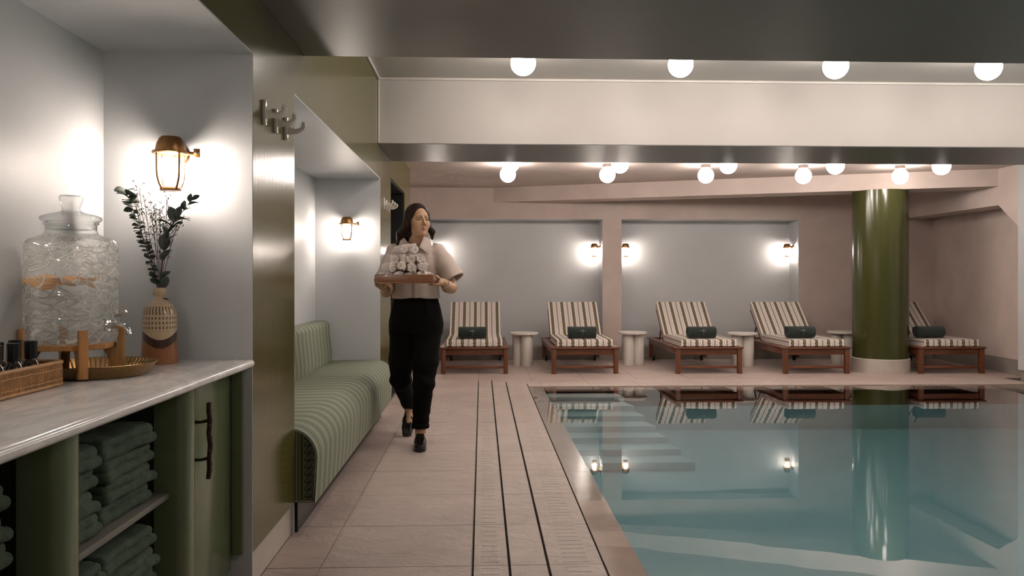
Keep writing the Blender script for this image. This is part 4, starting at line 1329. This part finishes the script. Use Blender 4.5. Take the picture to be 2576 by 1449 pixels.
def f_arml(X, Y, Z):
    d = limb(X, Y, Z, [(-.645, 5.665, 1.33), (-.668, 5.640, 1.120), (-.660, 5.52, 1.100), (-.655, 5.425, 1.112)], [.050, .042, .040, .0265])
    d = smin(d, chain(X, Y, Z, [(-.655, 5.425, 1.112), (-.655, 5.385, 1.120)], [.025, .026]), .012)
    d = smin(d, ell(X, Y, Z, (-.662, 5.345, 1.128), (.030, .042, .017)), .012)
    for k, (x0, dx, ln) in enumerate(((-.640, .002, .068), (-.656, -.002, .076), (-.672, -.006, .072), (-.686, -.010, .056))):
        d = smin(d, chain(X, Y, Z, [(x0, 5.315, 1.134), (x0 + dx, 5.315 - ln * .5, 1.141), (x0 + dx, 5.315 - ln, 1.1465)], [.0100, .0088, .0072], .003), .004)
    d = smin(d, chain(X, Y, Z, [(-.684, 5.365, 1.135), (-.706, 5.335, 1.158), (-.7085, 5.305, 1.183)], [.0120, .0100, .0082], .004), .006)
    return d
parts.append(sdf_mesh(f_arml, (-.75, 5.22, 1.04), (-.60, 5.72, 1.36), .0032))
# --- trunk, legs and feet under the clothes
def f_trunk(X, Y, Z):
    zs = [.80, .90, 1.0, 1.10, 1.25, 1.36, 1.42]
    a = np.interp(Z, zs, [.15, .155, .14, .125, .14, .14, .07]); b = np.interp(Z, zs, [.09, .10, .09, .085, .095, .085, .055])
    q = np.sqrt(((X + .468) / a) ** 2 + ((Y - 5.69) / b) ** 2)
    d = np.maximum((q - 1) * .08, np.maximum(.82 - Z, Z - 1.42))
    for P_, R_ in (([(-.39, 5.70, .86), (-.405, 5.61, .47), (-.436, 5.668, .10)], [.085, .052, .036]), ([(-.55, 5.71, .86), (-.585, 5.77, .47), (-.556, 6.115, .20)], [.085, .052, .036])):
        d = smin(d, chain(X, Y, Z, P_, R_), .03)
    d = smin(d, cone(X, Y, Z, (-.436, 5.662, .085), (-.435, 5.60, .045), .034, .024), .02)
    d = smin(d, cone(X, Y, Z, (-.556, 6.115, .19), (-.552, 6.05, .10), .032, .028), .02)
    return d
parts.append(sdf_mesh(f_trunk, (-.66, 5.5, .03), (-.28, 6.2, 1.43), .009))
body = nets_obj('body', parts, M['skin'], person, PO)
co_ = np.empty(len(body.data.vertices) * 3, np.float32); body.data.vertices.foreach_get('co', co_)
ta_ = body.data.color_attributes.new('tint', 'FLOAT_COLOR', 'POINT')
ta_.data.foreach_set('color', face_tint(co_.reshape(-1, 3) + np.array(PO)).astype(np.float32).ravel())

# --- hair
def f_hair(X, Y, Z):
    x, y, z = headlocal(X, Y, Z)
    ang = np.arctan2(y, x)
    d = ell(x, y, z, (0, .020, .040), (.083, .103, .089))
    # long sides and back
    L1 = chain(X, Y, Z, [headworld((-.066, -.005, .055)), headworld((-.080, .012, -.03)), (-.572, 5.640, 1.500), (-.592, 5.640, 1.435)], [.030, .026, .030, .012], .02)
    L2 = chain(X, Y, Z, [headworld((.060, -.010, .055)), headworld((.078, .012, -.03)), (-.352, 5.640, 1.520), (-.350, 5.640, 1.470)], [.026, .020, .020, .008], .02)
    B = chain(X, Y, Z, [headworld((0, .06, .03)), headworld((-.01, .075, -.06)), (-.50, 5.715, 1.455)], [.065, .060, .045], .02)
    L3 = chain(X, Y, Z, [headworld((-.062, .03, .0)), (-.540, 5.650, 1.52), (-.562, 5.655, 1.445)], [.03, .034, .018], .02)
    d = smin(smin(smin(smin(d, L1, .02), L2, .02), B, .03), L3, .02)
    # face opening
    face = ell(x, y, z, (.002, -.092, -.008), (.063, .086, .094))
    d = smax(d, -face, .008)
    low = ell(x, y, z, (0, -.07, -.10), (.062, .075, .06))
    d = smax(d, -low, .01)
    return d + .0013 * np.sin(ang * 34 + z * 25) * np.clip((.09 - z) * 12, .2, 1)
sdf_obj('hair', f_hair, (-.63, 5.46, 1.42), (-.31, 5.78, 1.73), .0034, M['hair'], person, PO)
# --- shirt
def f_shirt(X, Y, Z):
    zs = [1.04, 1.10, 1.18, 1.28, 1.34, 1.385, 1.415, 1.435, 1.46]
    a = np.interp(Z, zs, [.170, .168, .166, .170, .172, .160, .120, .078, .062])
    b = np.interp(Z, zs, [.118, .116, .118, .124, .118, .105, .090, .070, .058])
    cx = np.interp(Z, zs, [-.466, -.466, -.466, -.466, -.466, -.468, -.472, -.476, -.476]); cy = np.interp(Z, zs, [5.69, 5.69, 5.685, 5.68, 5.68, 5.68, 5.675, 5.672, 5.668])
    th = np.arctan2(Y - cy, X - cx)
    q = np.sqrt(((X - cx) / a) ** 2 + ((Y - cy) / b) ** 2)
    d = (q - 1) * np.minimum(a, b)
    d = d - .004 * np.sin(th * 7 + Z * 9) * np.clip((1.30 - Z) * 6, 0, 1)
    d = smax(smax(d, 1.049 - Z + .004 * np.sin(th * 3), .006), Z - 1.445, .004)
    for sh, el_, r0, r1 in (((-.315, 5.672, 1.372), (-.194, 5.612, 1.180), .064, .078), ((-.617, 5.672, 1.372), (-.678, 5.622, 1.190), .064, .066)):
        A, B_ = np.array(sh), np.array(el_); dv = (B_ - A); L = np.linalg.norm(dv); dv /= L
        s_ = (X - A[0]) * dv[0] + (Y - A[1]) * dv[1] + (Z - A[2]) * dv[2]
        sl = cone(X, Y, Z, A, B_ + dv * .05, r0, r1 + .006)
        sl = sl + .003 * np.sin(s_ * 60 + Y * 30)
        sl = smax(sl, s_ - L, .004)
        inn = np.maximum(cone(X, Y, Z, A, B_ + dv * .06, r0 - .012, r1 - .008), L * .72 - s_)
        sl = smax(sl, -inn, .003)
        d = smin(d, sl, .022)
    # open neckline
    v = np.maximum(np.abs(X + .462) - np.clip((Z - 1.375) * .75, 0, 1), Y - 5.66)
    nk = cone(X, Y, Z, (-.478, 5.672, 1.36), (-.455, 5.622, 1.52), .066, .056)
    d = smax(d, -np.maximum(v, -(Z - 1.37)), .004)
    return d
shirt = sdf_obj('shirt', f_shirt, (-.83, 5.48, 1.03), (-.08, 5.83, 1.46), .0052, M['shirt'], person, PO)
cl = MB()
def slab(pts, th=.006):
    P3 = [Vector(p) - Vector(PO) for p in pts]; n = (P3[1] - P3[0]).cross(P3[2] - P3[0]).normalized() * th
    k = len(P3); cl.add(P3 + [p + n for p in P3], [tuple(range(k)), tuple(range(2 * k - 1, k - 1, -1))] + [(i, (i + 1) % k, k + (i + 1) % k, k + i) for i in range(k)])
slab([(-.408, 5.606, 1.482), (-.436, 5.560, 1.405), (-.364, 5.545, 1.352), (-.352, 5.585, 1.425), (-.372, 5.64, 1.475)])
slab([(-.540, 5.615, 1.470), (-.572, 5.645, 1.465), (-.578, 5.590, 1.415), (-.553, 5.548, 1.352), (-.482, 5.560, 1.398)])
cl.tube([tuple(Vector(p) - Vector(PO)) for p in ((-.385, 5.62, 1.472), (-.395, 5.68, 1.478), (-.44, 5.725, 1.482), (-.50, 5.728, 1.478), (-.55, 5.69, 1.472), (-.555, 5.63, 1.466))], .011, 8)
cl.build('collar', M['shirt'], person, bevel=.002)
MB().box(-.474 - PO[0], 5.562 - PO[1], 1.052, -.446 - PO[0], 5.572 - PO[1], 1.36).build('placket', M['shirt'], person, bevel=.002)
# --- trousers
def f_pants(X, Y, Z):
    zs = [.78, .86, .95, 1.02, 1.065]
    a = np.interp(Z, zs, [.178, .184, .180, .162, .152]); b = np.interp(Z, zs, [.125, .128, .118, .105, .100])
    th = np.arctan2(Y - 5.70, X + .468)
    q = np.sqrt(((X + .468) / a) ** 2 + ((Y - 5.70) / b) ** 2)
    d = smax(np.maximum((q - 1) * .11, .80 - Z), Z - 1.062, .005)
    d = d + .003 * np.sin(th * 9) * np.clip((Z - .85) * 8, 0, 1)
    f1 = chain(X, Y, Z, [(-.385, 5.700, .86), (-.398, 5.625, .60), (-.408, 5.605, .46), (-.436, 5.668, .150)], [.104, .088, .074, .056], .03)
    f2 = chain(X, Y, Z, [(-.553, 5.712, .86), (-.578, 5.740, .60), (-.586, 5.775, .46), (-.556, 6.110, .225)], [.104, .086, .072, .054], .03)
    fold = .0035 * np.sin(Z * 70 + X * 40) * np.exp(-((Z - .46) / .12) ** 2) + .003 * np.sin(Z * 95 + Y * 20) * np.exp(-((Z - .2) / .08) ** 2)
    f1 = np.maximum(f1 + fold, .128 - Z)
    f2 = np.maximum(f2 + fold, (Y - 6.110) * .78 - (Z - .225) * .62 - .025)
    crease = np.minimum(np.abs(X + .400), 1)
    d = smin(d, smin(f1, f2, .012), .03)
    cuff = np.maximum(cone(X, Y, Z, (-.4365, 5.669, .10), (-.4345, 5.664, .17), .0635, .0625), np.abs(Z - .143) - .016)
    d = np.minimum(d, cuff)
    d = smax(d, -np.maximum(cone(X, Y, Z, (-.436, 5.668, .10), (-.434, 5.66, .2), .048, .05), Z - .15), .002)
    return d
sdf_obj('trousers', f_pants, (-.68, 5.5, .11), (-.26, 6.22, 1.07), .0062, M['pants'], person, PO)
# --- loafers
def f_shoe(x, y, z):     # toe towards -y, length .255, origin under the heel end
    w = np.interp(y, [-.262, -.235, -.18, -.10, -.03, .0], [.012, .034, .045, .040, .035, .020])
    sole = np.maximum(np.abs(x) - w, np.abs(z - .017) - .017); sole = np.maximum(sole, np.maximum(y - .002, -.262 - y))
    tread = np.maximum(np.abs(((y / .026) % 1) - .5) * .026 - .004, z - .009)
    sole = np.maximum(sole, -tread)
    hgt = np.interp(y, [-.25, -.20, -.14, -.09, -.03, 0], [.050, .066, .082, .098, .092, .085])
    wt = w * np.sqrt(np.clip(1.05 - ((z - .03) / (hgt - .02)) ** 2 * .75, .02, 1)) - .003
    up = np.maximum(np.abs(x) - wt, np.maximum(.025 - z, z - hgt)); up = np.maximum(up, np.maximum(y + .002, -.252 - y))
    op = ell(x, y, z, (0, -.040, .10), (.030, .044, .036))
    up = smax(up, -op, .004)
    st = np.maximum(np.abs(y + .128) - .012, np.maximum(np.abs(x) - wt - .004, np.maximum(z - hgt - .004, .03 - z)))
    return np.minimum(np.minimum(sole, smax(up, up, .001)), st)
V, F = sdf_mesh(f_shoe, (-.06, -.275, -.005), (.06, .015, .115), .0032)
def shoe(mx):
    Vw = np.array([tuple(mx @ Vector(v)) for v in V])
    o = nets_obj('loafer', [(Vw, F)], M['shoe'], person, PO)
    o['label'] = 'glossy black chunky-soled loafer'
shoe(Matrix.Translation((-.438, 5.705, .0)) @ Matrix.Rotation(.06, 4, 'Z'))
shoe(Matrix.Translation((-.556, 6.205, .150)) @ Matrix.Rotation(-.04, 4, 'Z') @ Matrix.Rotation(.68, 4, 'X'))
# --- bracelet and earring
def hoop(name, c, R_, r_, rot, mat):
    m = MB().tube([(R_ * math.cos(2 * PI * k / 24), R_ * math.sin(2 * PI * k / 24), 0) for k in range(25)], r_, 6)
    m.xform(Matrix.Translation(Vector(c) - Vector(PO)) @ rot)
    m.build(name, mat, person, smooth=.9)
hoop('bracelet', (-.257, 5.435, 1.155), .0305, .0022, Matrix.Rotation(1.35, 4, 'X'), M['chrome'])
hoop('earring', headworld((-.078, .008, -.048)), .009, .0014, Matrix.Rotation(PI / 2, 4, 'X') @ Matrix.Rotation(.5, 4, 'Y'), M['brass'])

# --- tray
TX0, TX1, TY0, TY1, TZ = -.698, -.318, 5.205, 5.475, 1.156
t = thing('serving_tray', 'rectangular brown wooden tray held by the person', 'tray', ((TX0 + TX1) / 2, (TY0 + TY1) / 2, TZ))
hx, hy = (TX1 - TX0) / 2, (TY1 - TY0) / 2
MB().box(-hx, -hy, 0, hx, hy, .0099).build('tray_bottom', M['traywood'], t, bevel=.002)
for s in (-1, 1):
    a, b_ = sorted((s * hy, s * (hy - .012))); MB().box(-hx, a, .010, hx, b_, .058).build('tray_rim', M['traywood'], t, bevel=.002)
    a, b_ = sorted((s * hx, s * (hx - .012))); MB().box(a, -hy + .012, .010, b_, hy - .012, .058).build('tray_rim', M['traywood'], t, bevel=.002)
# --- pile of small rolled white towels
wm = [roll_mesh('white_roll', M['wtowel'], .140, .040, turns=2.0, th=.014, flat=.88, n=54, seed=20 + k, wob=.04) for k in range(3)]
k = 0
for lev, (n, x0) in enumerate(((5, -.640), (4, -.612), (4, -.592), (2, -.545))):
    for r_ in range(2 if lev < 2 else 1):
        for i in range(n):
            x = x0 + i * (.067 if lev != 2 else .056) + random.uniform(-.005, .005)
            y = 5.302 + r_ * .088 + (.0 if lev < 2 else .035)
            o = link('rolled_hand_towel', wm[k % 3], None, (x, y, TZ + .010 + .036 + lev * .060 + random.uniform(-.003, .003)))
            o.rotation_euler = (random.uniform(0, 6), random.uniform(-.10, .10), PI / 2 + random.uniform(.25, .75)); k += 1
            tag(o, 'small white rolled towel on the carried tray, %s, %s from the left' % (
                ['bottom layer front row', 'second layer front row', 'third layer', 'top layer'][lev] if r_ == 0 else ['bottom layer rear row', 'second layer rear row'][lev],
                ['first', 'second', 'third', 'fourth', 'fifth'][i]), 'towel', 'white rolled towels on the tray')
